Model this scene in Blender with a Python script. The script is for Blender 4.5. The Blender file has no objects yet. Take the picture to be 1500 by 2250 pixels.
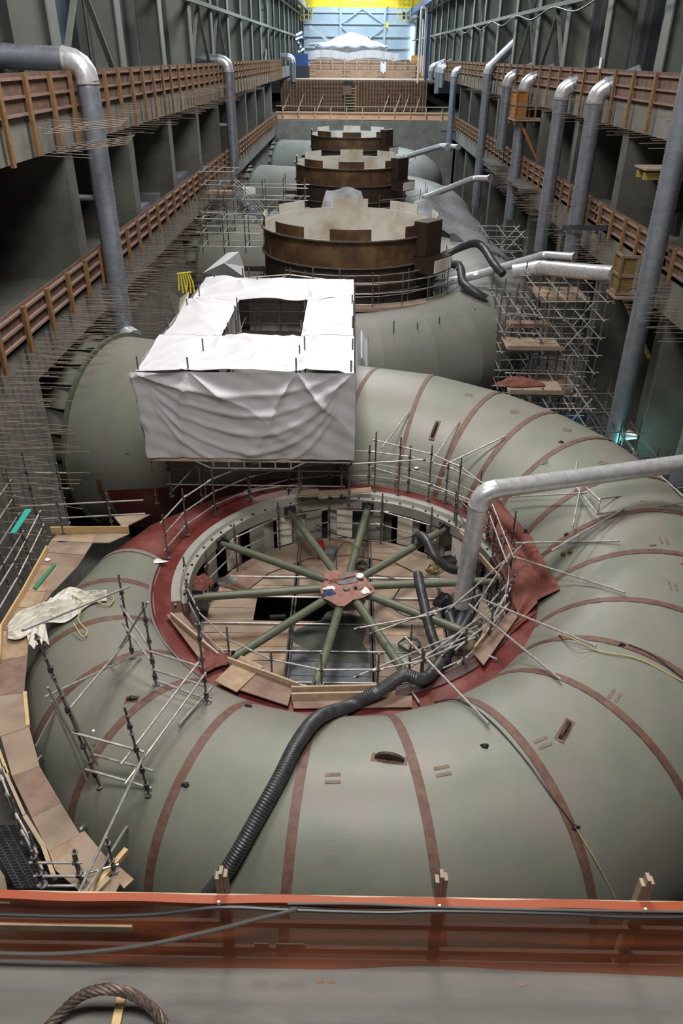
import bpy, math, random
import numpy as np
from mathutils import Vector, Matrix, noise
from mathutils.bvhtree import BVHTree
random.seed(7)
sc = bpy.context.scene
COL = sc.collection
# ------------------------------------------------------------------ camera
EYE = Vector((0, 0, 13.5))
PP = (750.0, 1125.0); V1 = (775.0, 122.0); V2 = (727.0, 3830.0)
FP = math.sqrt(-((V1[0]-PP[0])*(V2[0]-PP[0]) + (V1[1]-PP[1])*(V2[1]-PP[1])))
def _d(v):
    return Vector((v[0]-PP[0], v[1]-PP[1], FP)).normalized()
_Y = _d(V1); _Z = -_d(V2); _Z = (_Z - _Z.dot(_Y)*_Y).normalized(); _X = _Y.cross(_Z)
# rows: world axes in camera (x right, y down, z forward)
RM = Matrix((_X, _Y, _Z)).transposed()      # cam = RM @ world
def ray(x, y):
    return (RM.transposed() @ Vector((x-PP[0], y-PP[1], FP))).normalized()
def atz(x, y, z): r = ray(x, y); return EYE + r*((z-EYE.z)/r.z)
def atx(x, y, X): r = ray(x, y); return EYE + r*((X-EYE.x)/r.x)
def aty(x, y, Y): r = ray(x, y); return EYE + r*((Y-EYE.y)/r.y)
cam = bpy.data.cameras.new('camera'); camo = bpy.data.objects.new('camera', cam); COL.objects.link(camo)
cam.sensor_fit = 'VERTICAL'; cam.sensor_height = 36; cam.lens = 36*FP/2250; cam.clip_end = 600
R3 = RM.transposed()                        # world = R3 @ cam
cx, cy, cz = R3.col[0], R3.col[1], R3.col[2]
M = Matrix((cx, -cy, -cz)).transposed().to_4x4(); M.translation = EYE
camo.matrix_world = M
sc.camera = camo
# ------------------------------------------------------------------ view, world, lamps
sc.view_settings.view_transform = 'Standard'; sc.view_settings.look = 'None'
sc.view_settings.gamma = 1; sc.view_settings.exposure = 0.0
w = bpy.data.worlds.new('hall_air'); sc.world = w; w.use_nodes = True
w.node_tree.nodes['Background'].inputs[0].default_value = (0.55, 0.72, 0.85, 1)
w.node_tree.nodes['Background'].inputs[1].default_value = 0.022
LAMPS = []
def area(name, loc, sx, sy, power, col=(1, 1, 1), target=None):
    l = bpy.data.lights.new(name, 'AREA'); l.shape = 'RECTANGLE'; l.size = sx; l.size_y = sy
    l.energy = power; l.color = col
    o = bpy.data.objects.new(name, l); COL.objects.link(o); o.location = loc
    if target is not None:
        o.rotation_euler = (Vector(target)-Vector(loc)).to_track_quat('-Z', 'Y').to_euler()
    return o
WARM = (1.0, 0.965, 0.915); COOL = (0.80, 0.92, 1.0)
area('bay_lamp', (-1, 25, 29), 8, 5, 7600, WARM)
area('bay_lamp', (-1, 3, 26), 9, 4, 5300, WARM)
area('bay_lamp', (-1, 55, 29), 8, 5, 6500, (1, .96, .92))
area('bay_lamp', (0, 88, 29), 8, 5, 7500, (.92, .97, 1))
area('bay_lamp', (0, 116, 29), 8, 5, 11500, COOL)
area('bay_lamp', (1, 155, 29), 10, 6, 13000, COOL)
area('bay_lamp', (1, 190, 29), 12, 8, 9500, COOL)
area('bay_lamp', (1, 208, 31), 22, 3, 6500, COOL, (1, 226, 14))  # added lamp aimed at the far end wall to brighten it
# ------------------------------------------------------------------ materials
def mat(name, col, rough=.7, metal=0., col2=None, scale=3., lo=.35, hi=.65, bump=0., bscale=8., detail=6., col3=None, scale3=.6, spec=.5, stretch=None, alpha=None, emit=None):
    m = bpy.data.materials.new(name); m.use_nodes = True
    nt = m.node_tree; N = nt.nodes; L = nt.links; b = N['Principled BSDF']
    b.inputs['Roughness'].default_value = rough; b.inputs['Metallic'].default_value = metal
    b.inputs['Specular IOR Level'].default_value = spec
    b.inputs['Base Color'].default_value = (*col, 1)
    tc = N.new('ShaderNodeTexCoord'); src = tc.outputs['Object']
    geo = N.new('ShaderNodeNewGeometry'); src = geo.outputs['Position']
    if stretch:
        mp = N.new('ShaderNodeMapping'); mp.inputs['Scale'].default_value = stretch
        L.new(src, mp.inputs['Vector']); src = mp.outputs[0]
    prev = None
    def layer(prev, c, s, lo, hi):
        n = N.new('ShaderNodeTexNoise'); n.inputs['Scale'].default_value = s; n.inputs['Detail'].default_value = detail
        n.inputs['Roughness'].default_value = .6
        L.new(src, n.inputs['Vector'])
        r = N.new('ShaderNodeMapRange'); r.inputs[1].default_value = lo; r.inputs[2].default_value = hi
        L.new(n.outputs['Fac'], r.inputs[0])
        x = N.new('ShaderNodeMix'); x.data_type = 'RGBA'
        L.new(r.outputs[0], x.inputs[0])
        if prev is None: x.inputs[6].default_value = (*col, 1)
        else: L.new(prev, x.inputs[6])
        x.inputs[7].default_value = (*c, 1)
        return x.outputs[2]
    if col2: prev = layer(prev, col2, scale, lo, hi)
    if col3: prev = layer(prev, col3, scale3, .45, .7)
    if prev: L.new(prev, b.inputs['Base Color'])
    if bump:
        n = N.new('ShaderNodeTexNoise'); n.inputs['Scale'].default_value = bscale; n.inputs['Detail'].default_value = 5
        L.new(src, n.inputs['Vector'])
        bp = N.new('ShaderNodeBump'); bp.inputs['Strength'].default_value = bump; bp.inputs['Distance'].default_value = .05
        L.new(n.outputs['Fac'], bp.inputs['Height']); L.new(bp.outputs[0], b.inputs['Normal'])
    if alpha is not None: b.inputs['Alpha'].default_value = alpha
    if emit: b.inputs['Emission Color'].default_value = (*col, 1); b.inputs['Emission Strength'].default_value = emit
    return m
MT = dict(
 shell=mat('green_primer_paint', (.205,.213,.172), .48, 0, (.168,.18,.145), 1.1, .3, .7, col3=(.225,.2,.178), scale3=.5, bump=.04, bscale=14),
 shell_dusty=mat('dusty_green_paint', (.2,.207,.18), .6, 0, (.155,.162,.14), .8, col3=(.225,.22,.205), scale3=.4, bump=.05),
 red=mat('red_primer', (.14,.019,.016), .42, 0, (.09,.014,.012), 2.2, col3=(.2,.06,.05), scale3=.8, bump=.03, bscale=10),
 reddark=mat('dark_red_primer', (.075,.02,.018), .5, 0, (.05,.03,.026), 2.2),
 seam=mat('weld_seam_primer', (.115,.055,.042), .6, 0, (.17,.10,.07), 5., .4, .7, bump=.15, bscale=30),
 seam_edge=mat('weld_seam_stain', (.24,.15,.1), .7, 0, (.16,.09,.06), 6.),
 sealstrip=mat('grey_edge_strip', (.2,.19,.19), .6),
 patch=mat('brown_touch_up', (.15,.09,.065), .7, 0, (.2,.16,.12), 9.),
 cream=mat('cream_paint', (.86,.84,.78), .5, 0, (.76,.72,.62), .8, .5, .75, col3=(.5,.42,.28), scale3=.35),
 ringgrey=mat('stay_ring_paint', (.33,.32,.29), .5, 0, (.28,.27,.24), 2.),
 darkgrey=mat('dark_steel', (.035,.037,.042), .5, .3),
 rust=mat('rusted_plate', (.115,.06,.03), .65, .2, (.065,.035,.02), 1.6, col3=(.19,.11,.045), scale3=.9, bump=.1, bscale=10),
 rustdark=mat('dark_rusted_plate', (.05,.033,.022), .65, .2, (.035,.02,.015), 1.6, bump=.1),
 armgreen=mat('olive_pipe_paint', (.12,.135,.09), .45, 0, (.095,.105,.07), 2.),
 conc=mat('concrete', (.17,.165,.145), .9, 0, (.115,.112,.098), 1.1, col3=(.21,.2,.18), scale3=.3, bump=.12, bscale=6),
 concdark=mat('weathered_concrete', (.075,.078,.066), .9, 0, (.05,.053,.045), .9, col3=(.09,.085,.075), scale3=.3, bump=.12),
 deck=mat('trowelled_concrete_deck', (.135,.13,.12), .75, 0, (.07,.07,.074), .55, .5, .62, col3=(.175,.163,.142), scale3=.9, bump=.06, bscale=12, stretch=(.5,1.6,1)),
 ply=mat('plywood', (.42,.31,.2), .8, 0, (.3,.21,.14), 3., col3=(.22,.13,.09), scale3=1.0),
 plyred=mat('reddish_plywood', (.23,.15,.115), .8, 0, (.17,.105,.08), 2.5, col3=(.28,.2,.15), scale3=1.2, bump=.05),
 plydull=mat('weathered_plywood', (.3,.225,.17), .85, 0, (.19,.135,.1), 2.2, col3=(.36,.29,.21), scale3=1.1, bump=.05),
 plyform=mat('formwork_plywood', (.15,.088,.06), .8, 0, (.09,.05,.033), 2.2, col3=(.18,.105,.075), scale3=1.0),
 lumber=mat('yellow_lumber', (.62,.44,.22), .75, 0, (.5,.34,.17), 5., stretch=(1,1,6)),
 lumberor=mat('orange_lumber', (.24,.125,.045), .8, 0, (.17,.085,.032), 4.),
 lumberpale=mat('pale_lumber', (.5,.38,.26), .8, 0, (.38,.28,.19), 4.),
 lumberpink=mat('dusty_pink_lumber', (.25,.165,.13), .8, 0, (.19,.12,.095), 4.),
 galv=mat('galvanised_sheet', (.82,.82,.84), .3, .55, (.6,.61,.64), 5., bump=.03),
 galvdull=mat('dull_galvanised_sheet', (.36,.39,.44), .4, .6, (.26,.29,.34), 3.),
 pipe=mat('scaffold_tube', (.5,.48,.46), .42, .45, (.3,.28,.27), 7.),
 pipedark=mat('grimy_scaffold_tube', (.12,.11,.11), .55, .5, (.2,.18,.17), 5.),
 coupler=mat('scaffold_coupler', (.09,.085,.09), .55, .6),
 rebar=mat('rebar_steel', (.30,.25,.21), .7, .2, (.2,.15,.12), 6.),
 hose=mat('black_ribbed_hose', (.022,.024,.028), .42, 0, (.05,.05,.055), 3., spec=.6),
 cable=mat('black_cable', (.03,.03,.034), .4),
 cabledusty=mat('dusty_cable', (.09,.08,.075), .7),
 rope=mat('wire_rope_strand', (.24,.18,.15), .55, .5, (.09,.07,.06), 20.),
 yrope=mat('yellow_rope', (.45,.38,.16), .8),
 tarpw=mat('white_tarp', (.60,.60,.62), .55, 0, (.54,.54,.57), 1.4, bump=.22, bscale=4),
 canvas=mat('cream_canvas', (.66,.63,.56), .8, 0, (.56,.53,.46), 1.5, bump=.1),
 concpier=mat('pier_concrete', (.115,.112,.098), .9, 0, (.075,.075,.064), .8, col3=(.14,.135,.12), scale3=.3, bump=.12),
 steeledge=mat('dusty_steel_edge', (.2,.155,.13), .6, .2, (.12,.09,.07), 3.),
 tarpg=mat('grey_tarp', (.2,.2,.21), .6, 0, (.12,.12,.13), 2., bump=.1),
 blanket=mat('red_fire_blanket', (.19,.058,.04), .8, 0, (.13,.04,.03), 2.5, bump=.15, bscale=12),
 blankdusty=mat('dusty_red_blanket', (.33,.17,.14), .85, 0, (.25,.12,.095), 4., bump=.15, bscale=12),
 orangetarp=mat('orange_tarp', (.5,.16,.02), .6, 0, (.32,.1,.02), 2.),
 orange=mat('orange_hem', (.25,.045,.01), .6),
 steelcol=mat('grey_green_steel_paint', (.19,.21,.185), .6, 0, (.155,.175,.155), 1.),
 clad=mat('green_grey_cladding', (.036,.045,.038), .8, 0, (.026,.033,.029), .8),
 cladblue=mat('pale_blue_wall_panel', (.55,.68,.8), .6, 0, (.45,.58,.72), .3),
 bluesteel=mat('pale_blue_steel', (.6,.7,.76), .6),
 craneblue=mat('blue_crane_beam', (.03,.08,.22), .5),
 craneyel=mat('yellow_crane_paint', (.75,.6,.03), .5),
 white=mat('white_sheet', (.8,.8,.8), .5),
 blue=mat('blue_paint', (.02,.06,.2), .5),
 navy=mat('navy_cloth', (.03,.05,.12), .8),
 teal=mat('teal_painted_board', (.02,.33,.27), .6),
 greenboard=mat('green_painted_board', (.03,.2,.11), .7),
 yellow=mat('yellow_webbing', (.7,.6,.03), .7),
 redbox=mat('red_painted_steel', (.3,.02,.02), .5),
 black=mat('black_plastic', (.015,.015,.017), .45),
 grate=mat('perforated_steel_plank', (.2,.21,.23), .4, .8, (.12,.13,.15), 4.),
)
# ------------------------------------------------------------------ mesh helpers
class MB:
    def __init__(s): s.v = []; s.f = []
    def add(s, vs, fs):
        n = len(s.v); s.v += [Vector(v) for v in vs]; s.f += [tuple(i+n for i in f) for f in fs]; return s
    def box(s, c, d, rz=0):
        hx, hy, hz = d[0]/2, d[1]/2, d[2]/2; co, si = math.cos(rz), math.sin(rz)
        vs = []
        for dz in (-hz, hz):
            for dx, dy in ((-hx,-hy),(hx,-hy),(hx,hy),(-hx,hy)):
                vs.append((c[0]+dx*co-dy*si, c[1]+dx*si+dy*co, c[2]+dz))
        return s.add(vs, [(3,2,1,0),(4,5,6,7),(0,1,5,4),(1,2,6,5),(2,3,7,6),(3,0,4,7)])
    def b2(s, lo, hi): return s.box([(a+b)/2 for a, b in zip(lo, hi)], [abs(b-a) for a, b in zip(lo, hi)])
    def beam(s, p, q, w, h, up=(0,0,1)):
        p, q = Vector(p), Vector(q); d = (q-p).normalized(); up = Vector(up)
        if abs(d.dot(up)) > .98: up = Vector((0,1,0))
        a = d.cross(up).normalized()*w/2; b = a.cross(d).normalized()*h/2
        vs = [p-a-b, p+a-b, p+a+b, p-a+b, q-a-b, q+a-b, q+a+b, q-a+b]
        return s.add(vs, [(3,2,1,0),(4,5,6,7),(0,1,5,4),(1,2,6,5),(2,3,7,6),(3,0,4,7)])
    def tube(s, pts, r, n=10, cap=True, closed=False):
        pts = [Vector(p) for p in pts]; m = len(pts)
        rs = r if isinstance(r, (list, tuple)) else [r]*m
        prev = None; rings = []
        for i in range(m):
            if closed: d = pts[(i+1) % m]-pts[i-1]
            else: d = pts[min(i+1, m-1)]-pts[max(i-1, 0)]
            d.normalize()
            if prev is None:
                a = d.cross(Vector((0,0,1)) if abs(d.z) < .9 else Vector((1,0,0))).normalized()
            else: a = (prev - prev.dot(d)*d).normalized()
            prev = a; b = d.cross(a)
            # widen at bends so the section stays round
            rings.append([pts[i]+(a*math.cos(2*math.pi*k/n)+b*math.sin(2*math.pi*k/n))*rs[i] for k in range(n)])
        vs = [v for g in rings for v in g]; fs = []
        for i in range(m if closed else m-1):
            j = (i+1) % m
            for k in range(n):
                l = (k+1) % n; fs.append((i*n+k, i*n+l, j*n+l, j*n+k))
        if cap and not closed:
            fs.append(tuple(range(n))[::-1]); fs.append(tuple((m-1)*n+k for k in range(n)))
        return s.add(vs, fs)
    def cyl(s, p, q, r, n=12): return s.tube([p, q], r, n)
    def disc(s, c, r, h, n=12): return s.tube([(c[0],c[1],c[2]-h/2),(c[0],c[1],c[2]+h/2)], r, n)
    def lathe(s, c, prof, a0=0, a1=360, n=72):
        """prof: closed list of (rho, z); revolve between angles"""
        full = abs(a1-a0) >= 360; m = len(prof); cnt = n if full else n+1; vs = []
        for i in range(cnt):
            a = math.radians(a0+(a1-a0)*i/n)
            for rho, z in prof: vs.append((c[0]+rho*math.cos(a), c[1]+rho*math.sin(a), c[2]+z))
        fs = []
        for i in range(n):
            j = (i+1) % cnt
            for k in range(m):
                l = (k+1) % m; fs.append((i*m+k, j*m+k, j*m+l, i*m+l))
        if not full: fs.append(tuple(range(m))); fs.append(tuple((cnt-1)*m+k for k in range(m))[::-1])
        return s.add(vs, fs)
    def sheet(s, fn, nu, nv, th=0.0):
        """grid surface fn(u,v); th>0 gives it thickness downwards"""
        vs = [Vector(fn(i/nu, j/nv)) for i in range(nu+1) for j in range(nv+1)]
        W = nv+1; fs = [(i*W+j, (i+1)*W+j, (i+1)*W+j+1, i*W+j+1) for i in range(nu) for j in range(nv)]
        if th:
            n0 = len(vs); vs += [v-Vector((0,0,th)) for v in vs]
            fs += [tuple(k+n0 for k in f[::-1]) for f in fs]
            rim = [i*W for i in range(nu+1)] + [nu*W+j for j in range(1, W)] + [i*W+nv for i in range(nu-1, -1, -1)] + [j for j in range(nv-1, 0, -1)]
            for a, b in zip(rim, rim[1:]+rim[:1]): fs.append((b, a, a+n0, b+n0))
        return s.add(vs, fs)
    def build(s, name, m, parent=None, smooth=False, label=None, thing=None, kind=None, loc=None):
        """thing=(label, category, group) for a top-level mesh"""
        me = bpy.data.meshes.new(name)
        off = Vector((0,0,0))
        if parent is not None: off = WP[parent.name]
        elif loc is not None: off = Vector(loc)
        elif s.v:
            xs = [v.x for v in s.v]; ys = [v.y for v in s.v]; zs = [v.z for v in s.v]
            off = Vector(((min(xs)+max(xs))/2, (min(ys)+max(ys))/2, min(zs)))
        me.from_pydata([tuple(v-off) for v in s.v], [], s.f); me.update()
        me.materials.append(MT[m] if isinstance(m, str) else m)
        if smooth:
            me.polygons.foreach_set('use_smooth', [True]*len(me.polygons))
            me.set_sharp_from_angle(angle=math.radians(38))
        o = bpy.data.objects.new(name, me); COL.objects.link(o)
        if parent is not None: o.parent = parent; WP[o.name] = WP[parent.name]
        else: o.location = off; WP[o.name] = off
        if parent is not None and False: pass
        if thing: tag(o, *thing)
        if label: o['label'] = label
        if kind: o['kind'] = kind
        return o
WP = {}
def tag(o, label, cat, group=None):
    o['label'] = label; o['category'] = cat
    if group: o['group'] = group
    return o
def thing(name, loc, label, cat, group=None):
    o = bpy.data.objects.new(name, None); COL.objects.link(o); o.location = loc; WP[o.name] = Vector(loc)
    o.empty_display_size = .2
    return tag(o, label, cat, group)
def struct(name, mb, m, smooth=False): return mb.build(name, m, kind='structure', smooth=smooth)
def kids(o): return [c for c in ALLCH.get(o.name, [])]
def copy_tree(o, delta, label=None, rz=0):
    """copy a thing with its parts and sub-parts (meshes shared)"""
    chs = {}
    for c in bpy.data.objects:
        if c.parent: chs.setdefault(c.parent.name, []).append(c)
    def rec(src, par):
        c = src.copy(); COL.objects.link(c)
        if par is not None: c.parent = par
        for k in chs.get(src.name, []): rec(k, c)
        return c
    r = rec(o, None); r.location = o.location + Vector(delta)
    if rz: r.rotation_euler.z = rz
    if label: r['label'] = label
    WP[r.name] = r.location.copy()
    return r
def arc(p0, p1, p2, rad, n=6):
    """round the corner p0-p1-p2"""
    p0, p1, p2 = map(Vector, (p0, p1, p2)); a = (p0-p1).normalized(); b = (p2-p1).normalized()
    t = rad/math.tan(a.angle(b)/2); s, e = p1+a*t, p1+b*t
    out = []
    for i in range(n+1):
        u = i/n; out.append((1-u)**2*s+2*u*(1-u)*p1+u*u*e)
    return out
def smoothpath(pts, step=.15):
    pts = [Vector(p) for p in pts]; out = []
    P = [2*pts[0]-pts[1]]+pts+[2*pts[-1]-pts[-2]]
    for i in range(1, len(P)-2):
        n = max(2, int((P[i+1]-P[i]).length/step))
        for k in range(n):
            t = k/n; a, b, c, d = P[i-1], P[i], P[i+1], P[i+2]
            out.append(.5*((2*b)+(c-a)*t+(2*a-5*b+4*c-d)*t*t+(3*b-a-3*c+d)*t**3))
    out.append(pts[-1]); return out
def resample(pts, step):
    pts = [Vector(p) for p in pts]; out = [pts[0]]; acc = 0
    for a, b in zip(pts, pts[1:]):
        L = (b-a).length
        if L < 1e-6: continue
        d = step-acc
        while d <= L: out.append(a+(b-a)*d/L); d += step
        acc = L-(d-step)
    return out
def ribbed(pts, r, pitch, depth, n=16):
    """corrugated tube along a path: radius alternates at every half pitch"""
    q = resample(pts, pitch/2); mb = MB()
    mb.tube(q, [r if i % 2 else r-depth for i in range(len(q))], n); return mb
# ------------------------------------------------------------------ spiral case
UC = Vector((0, 18.4, 0)); RJ, HH = 5.7, 1.65
PHS = [72,57,44.5,32,17,5,-8,-23,-36,-49,-64,-80,-96,-112.5,-127,-141,-156,-172,-186,-202,-220,-238,-252]
def rr(phi): return float(np.interp(phi, [-270,-180,-90,0,72], [1.68,2.05,2.8,3.62,4.33]))
def kk(phi): return float(np.interp(phi, [-255,-225,-200,-165], [.22,.42,.7,1.]))
def ringpts(phi, na=40, dr=0., a0=None, a1=None):
    q = kk(phi); r = rr(phi); k = math.asin(min(1, HH/r)); R = RJ+math.sqrt(max(0, r*r-HH*HH))*q
    if a0 is None: a0, a1 = math.pi-k, -math.pi+k
    ph = math.radians(phi); out = []
    for i in range(na+1):
        a = a0+(a1-a0)*i/na; rho = R+(r+dr)*math.cos(a)*q
        out.append(Vector((UC.x+rho*math.cos(ph), UC.y+rho*math.sin(ph), -HH+(r+dr)*math.sin(a))))
    return out
# straight inlet pipe: tangent at phi 72, heading left and away
_r0 = rr(72); _R0 = RJ+math.sqrt(_r0**2-HH**2); _p = math.radians(72)
IP0 = Vector((UC.x+_R0*math.cos(_p), UC.y+_R0*math.sin(_p), -HH)); IDIR = Vector((-math.sin(_p), math.cos(_p), 0)); IOUT = Vector((math.cos(_p), math.sin(_p), 0))
def inlet(s, a, dr=0., r=None):
    r = (_r0 if r is None else r)+dr
    return IP0+IDIR*s+IOUT*(r*math.cos(a))+Vector((0,0,r*math.sin(a)))
SFL = 14.2      # where the flange ring sits
def loft(r0, r1):
    n = len(r0); return MB().add(r0+r1, [(i, i+1, n+i+1, n+i) for i in range(n-1)])
def strip(fn, a0, a1, na, w):
    """band across a seam; fn(a, side)"""
    mb = MB(); vs = []; 
    for i in range(na+1):
        a = a0+(a1-a0)*i/na
        vs += [fn(a, -1), fn(a, 1)]
    return mb.add(vs, [(2*i, 2*i+1, 2*i+3, 2*i+2) for i in range(na)])
def make_case(label, shellmat='shell', first=True):
    t = thing('spiral_case', (0,18.4,-HH), label, 'turbine casing', 'steel spiral cases along the hall')
    bv = MB()
    for i in range(len(PHS)-1):
        a, b = ringpts(PHS[i]), ringpts(PHS[i+1])
        mb = loft(a, b); red = PHS[i] <= -186
        bv.add(mb.v, mb.f)
        mb.build('shell_course', 'red' if red else shellmat, t, True, 'dark red primed shell course near the small end of the scroll' if red else None)
    st = [0, 2.3, 5.2, 8.2, 11.2, SFL]
    for s0, s1 in zip(st, st[1:]):
        a0 = math.pi-math.asin(HH/_r0); na = 56
        aa = [math.pi*2*k/na for k in range(na+1)]
        mb = loft([inlet(s0, a) for a in aa], [inlet(s1, a) for a in aa]); bv.add(mb.v, mb.f)
        mb.build('shell_course', shellmat, t, True)
    # sleeve behind the flange, running into the wall
    aa = [math.pi*2*k/56 for k in range(57)]
    mb = loft([inlet(SFL, a, -.12) for a in aa], [inlet(SFL+2.9, a, -.12) for a in aa]); mb.build('inlet_sleeve', shellmat, t, True)
    fl = MB(); pr = [(.0, -.08), (.17, -.08), (.17, .08), (.0, .08)]
    vs = []; 
    for a in aa[:-1]:
        for dr, ds in pr: vs.append(inlet(SFL+ds, a, dr))
    n = 56; fl.add(vs, [(i*4+k, ((i+1) % n)*4+k, ((i+1) % n)*4+(k+1) % 4, i*4+(k+1) % 4) for i in range(n) for k in range(4)])
    fl.build('inlet_flange', 'armgreen', t, True)
    for k in range(26):
        a = math.pi*2*(k+.5)/26; g = MB(); th = .02
        for sgn in (0,):
            c = [inlet(SFL+.08, a, .17), inlet(SFL+.08, a, -.12), inlet(SFL+1.2, a, -.12)]
            tn = Vector((-IOUT.x*math.sin(a), -IOUT.y*math.sin(a), math.cos(a)))*th
            g.add([c[0]-tn, c[1]-tn, c[2]-tn, c[0]+tn, c[1]+tn, c[2]+tn], [(0,1,2),(5,4,3),(0,3,4,1),(1,4,5,2),(2,5,3,0)])
        g.build('gusset', 'darkgrey', t)
    # weld seams
    for i, ph in enumerate(PHS[:19]):
        r = rr(ph); k = math.asin(min(1, HH/r)); wd = .1 if i else .08
        def fn(a, sd, ph=ph, r=r, wd=wd):
            q = kk(ph); R = RJ+math.sqrt(r*r-HH*HH)*q; rho = R+(r+.012)*math.cos(a)*q; p = math.radians(ph)
            c = Vector((UC.x+rho*math.cos(p), UC.y+rho*math.sin(p), -HH+(r+.012)*math.sin(a)))
            return c+Vector((-math.sin(p), math.cos(p), 0))*sd*wd
        strip(fn, math.pi-k-.02, -.9, 60, wd).build('weld_seam', 'seam', t, True)
    for s in st[1:5]:
        strip(lambda a, sd, s=s: inlet(s+sd*.08, a, .012), math.pi-.3, -.6, 60, .1).build('weld_seam', 'seam' if s < 3 else shellmat, t, True)
    # stay ring: two flange rings and the vanes between
    MB().lathe(UC, [(4.72,-.42),(5.78,-.42),(5.78,-.02),(5.2,-.02),(5.2,.08),(4.95,.08),(4.9,-.05),(4.72,-.05)], 15, 196, n=56).build('ring_top_flange', 'ringgrey', t, True)
    MB().lathe(UC, [(4.72,-.42),(5.78,-.42),(5.78,-.02),(5.2,-.02),(5.2,.08),(4.95,.08),(4.9,-.05),(4.72,-.05)], 196, 375, n=56).build('ring_top_flange', 'reddark', t, True, 'dark red front half of the ring flange')
    for k in range(30):
        a = math.radians(20+k*5.9); MB().disc(UC+Vector((4.82*math.cos(a), 4.82*math.sin(a), -.04)), .04, .05, 8).build('flange_bolt', 'black', t)
    MB().lathe(UC, [(4.6,-3.4),(5.78,-3.4),(5.78,-3.0),(4.6,-3.0)], n=96).build('ring_bottom_flange', 'ringgrey', t, True)
    MB().lathe(UC, [(5.2,-.02),(5.79,-.02),(5.79,.03),(5.2,.03)], n=96).build('ring_band', 'red', t, True, 'dark red primed band around the ring')
    for k in range(24):
        a = math.radians(k*15+4); c = Vector((UC.x+5.2*math.cos(a), UC.y+5.2*math.sin(a), 0)); d = Vector((-math.sin(a+.5), math.cos(a+.5), 0))
        MB().beam(c+d*.36+Vector((0,0,-1.7)), c-d*.36+Vector((0,0,-1.7)), .16, 2.62).build('stay_vane', 'cream', t)
    return t, BVHTree.FromPolygons([tuple(v) for v in bv.v], bv.f)
CASE, BVH = make_case('large grey green spiral case in the foreground around the round scaffolded pit')
def hit(x, y, lift=0.):
    r = ray(x, y); loc, n, i, d = BVH.ray_cast(EYE, r)
    if loc is None: return None, None
    if n.dot(r) > 0: n = -n
    return loc+n*lift, n
# small parts on the shell
def lug(px, py, ang, s=.34):
    p, n = hit(px, py); u = (Vector((1,0,0))-n*n.x).normalized(); v = n.cross(u)
    d = (u*math.cos(ang)+v*math.sin(ang)); e = n
    mb = MB(); out = []
    for k in range(11):
        a = math.pi*k/10; out.append((math.cos(a)*s*(1 if .3 < a < 2.84 else 1.05), math.sin(a)*s*.62))
    th = n.cross(d).normalized()*.035
    vs = [p+d*x+e*y-th for x, y in out]+[p+d*x+e*y+th for x, y in out]
    m = len(out); mb.add(vs, [tuple(range(m)), tuple(range(m, 2*m))[::-1]]+[(k, (k+1) % m, m+(k+1) % m, m+k) for k in range(m)])
    o = mb.build('lifting_lug', 'rustdark', CASE)
    hmb = MB().cyl(p+e*s*.26-th*1.3, p+e*s*.26+th*1.3, .06, 12); hmb.build('lug_hole', 'black', o)
    pm = MB(); q = p+n*.006
    pm.add([q-d*s*1.25-th*3, q+d*s*1.25-th*3, q+d*s*1.25+th*3, q-d*s*1.25+th*3], [(0,1,2,3)]); pm.build('primer_patch', 'seam', o)
lug(855, 1668, -.2, .3); lug(1240, 1605, .95, .26); lug(955, 945, 1.2, .34); lug(290, 1537, 0, .13)
def patches(px, py, ang, L=.32, w=.07, gap=.16):
    p, n = hit(px, py, .012)
    if p is None: return
    u = (Vector((1,0,0))-n*n.x).normalized(); v = n.cross(u); d = u*math.cos(ang)+v*math.sin(ang); e = n.cross(d)
    for s in (-1, 1):
        c = p+e*s*gap/2
        MB().add([c-d*L/2-e*w/2, c+d*L/2-e*w/2, c+d*L/2+e*w/2, c-d*L/2+e*w/2], [(0,1,2,3)]).build('paint_patch', 'patch', CASE)
for a in [(731,1710,0),(972,1694,.2),(1192,1632,.45),(1350,1528,.9),(1478,1288,1.4),(1458,1188,1.45),(1130,905,-.2),(1245,945,-.3),(1325,1018,-.5),(500,1220,0),(1030,868,-.1)]: patches(*a)
for (px, py, ang) in [(1480,1275,.05),(1455,1166,.05)]: patches(px, py, ang, .22, .05, 3)
# red primed panel on the underside of the inlet, beside the nose
def inlet_hit(x, y):
    p, n = hit(x, y); s = (p-IP0).dot(IDIR); o = (p-IP0).dot(IOUT); return s, math.atan2(p.z+HH, o)
_s0, _a0, _s3, _a3 = 12.55, 3.26, 4.0, 2.76
def panel(u, v, dr=.02, pad=0):
    s = _s0+(_s3-_s0)*u; top = _a0+(_a3-_a0)*u*1.0
    return inlet(s, top+pad+(4.1-top)*v, dr)
MB().sheet(lambda u, v: panel(u, v), 20, 14).build('red_primed_panel', 'red', CASE, True)
MB().sheet(lambda u, v: panel(u, -.02+v*.05, .03), 20, 2).build('edge_strip', 'sealstrip', CASE)
MB().sheet(lambda u, v: panel(u*.02, v, .03), 1, 14).build('edge_strip', 'sealstrip', CASE)
MB().sheet(lambda u, v: panel(-.035+u*.03, -.12+v*.9, .03), 1, 14).build('weld_seam', 'seam', CASE)
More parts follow.
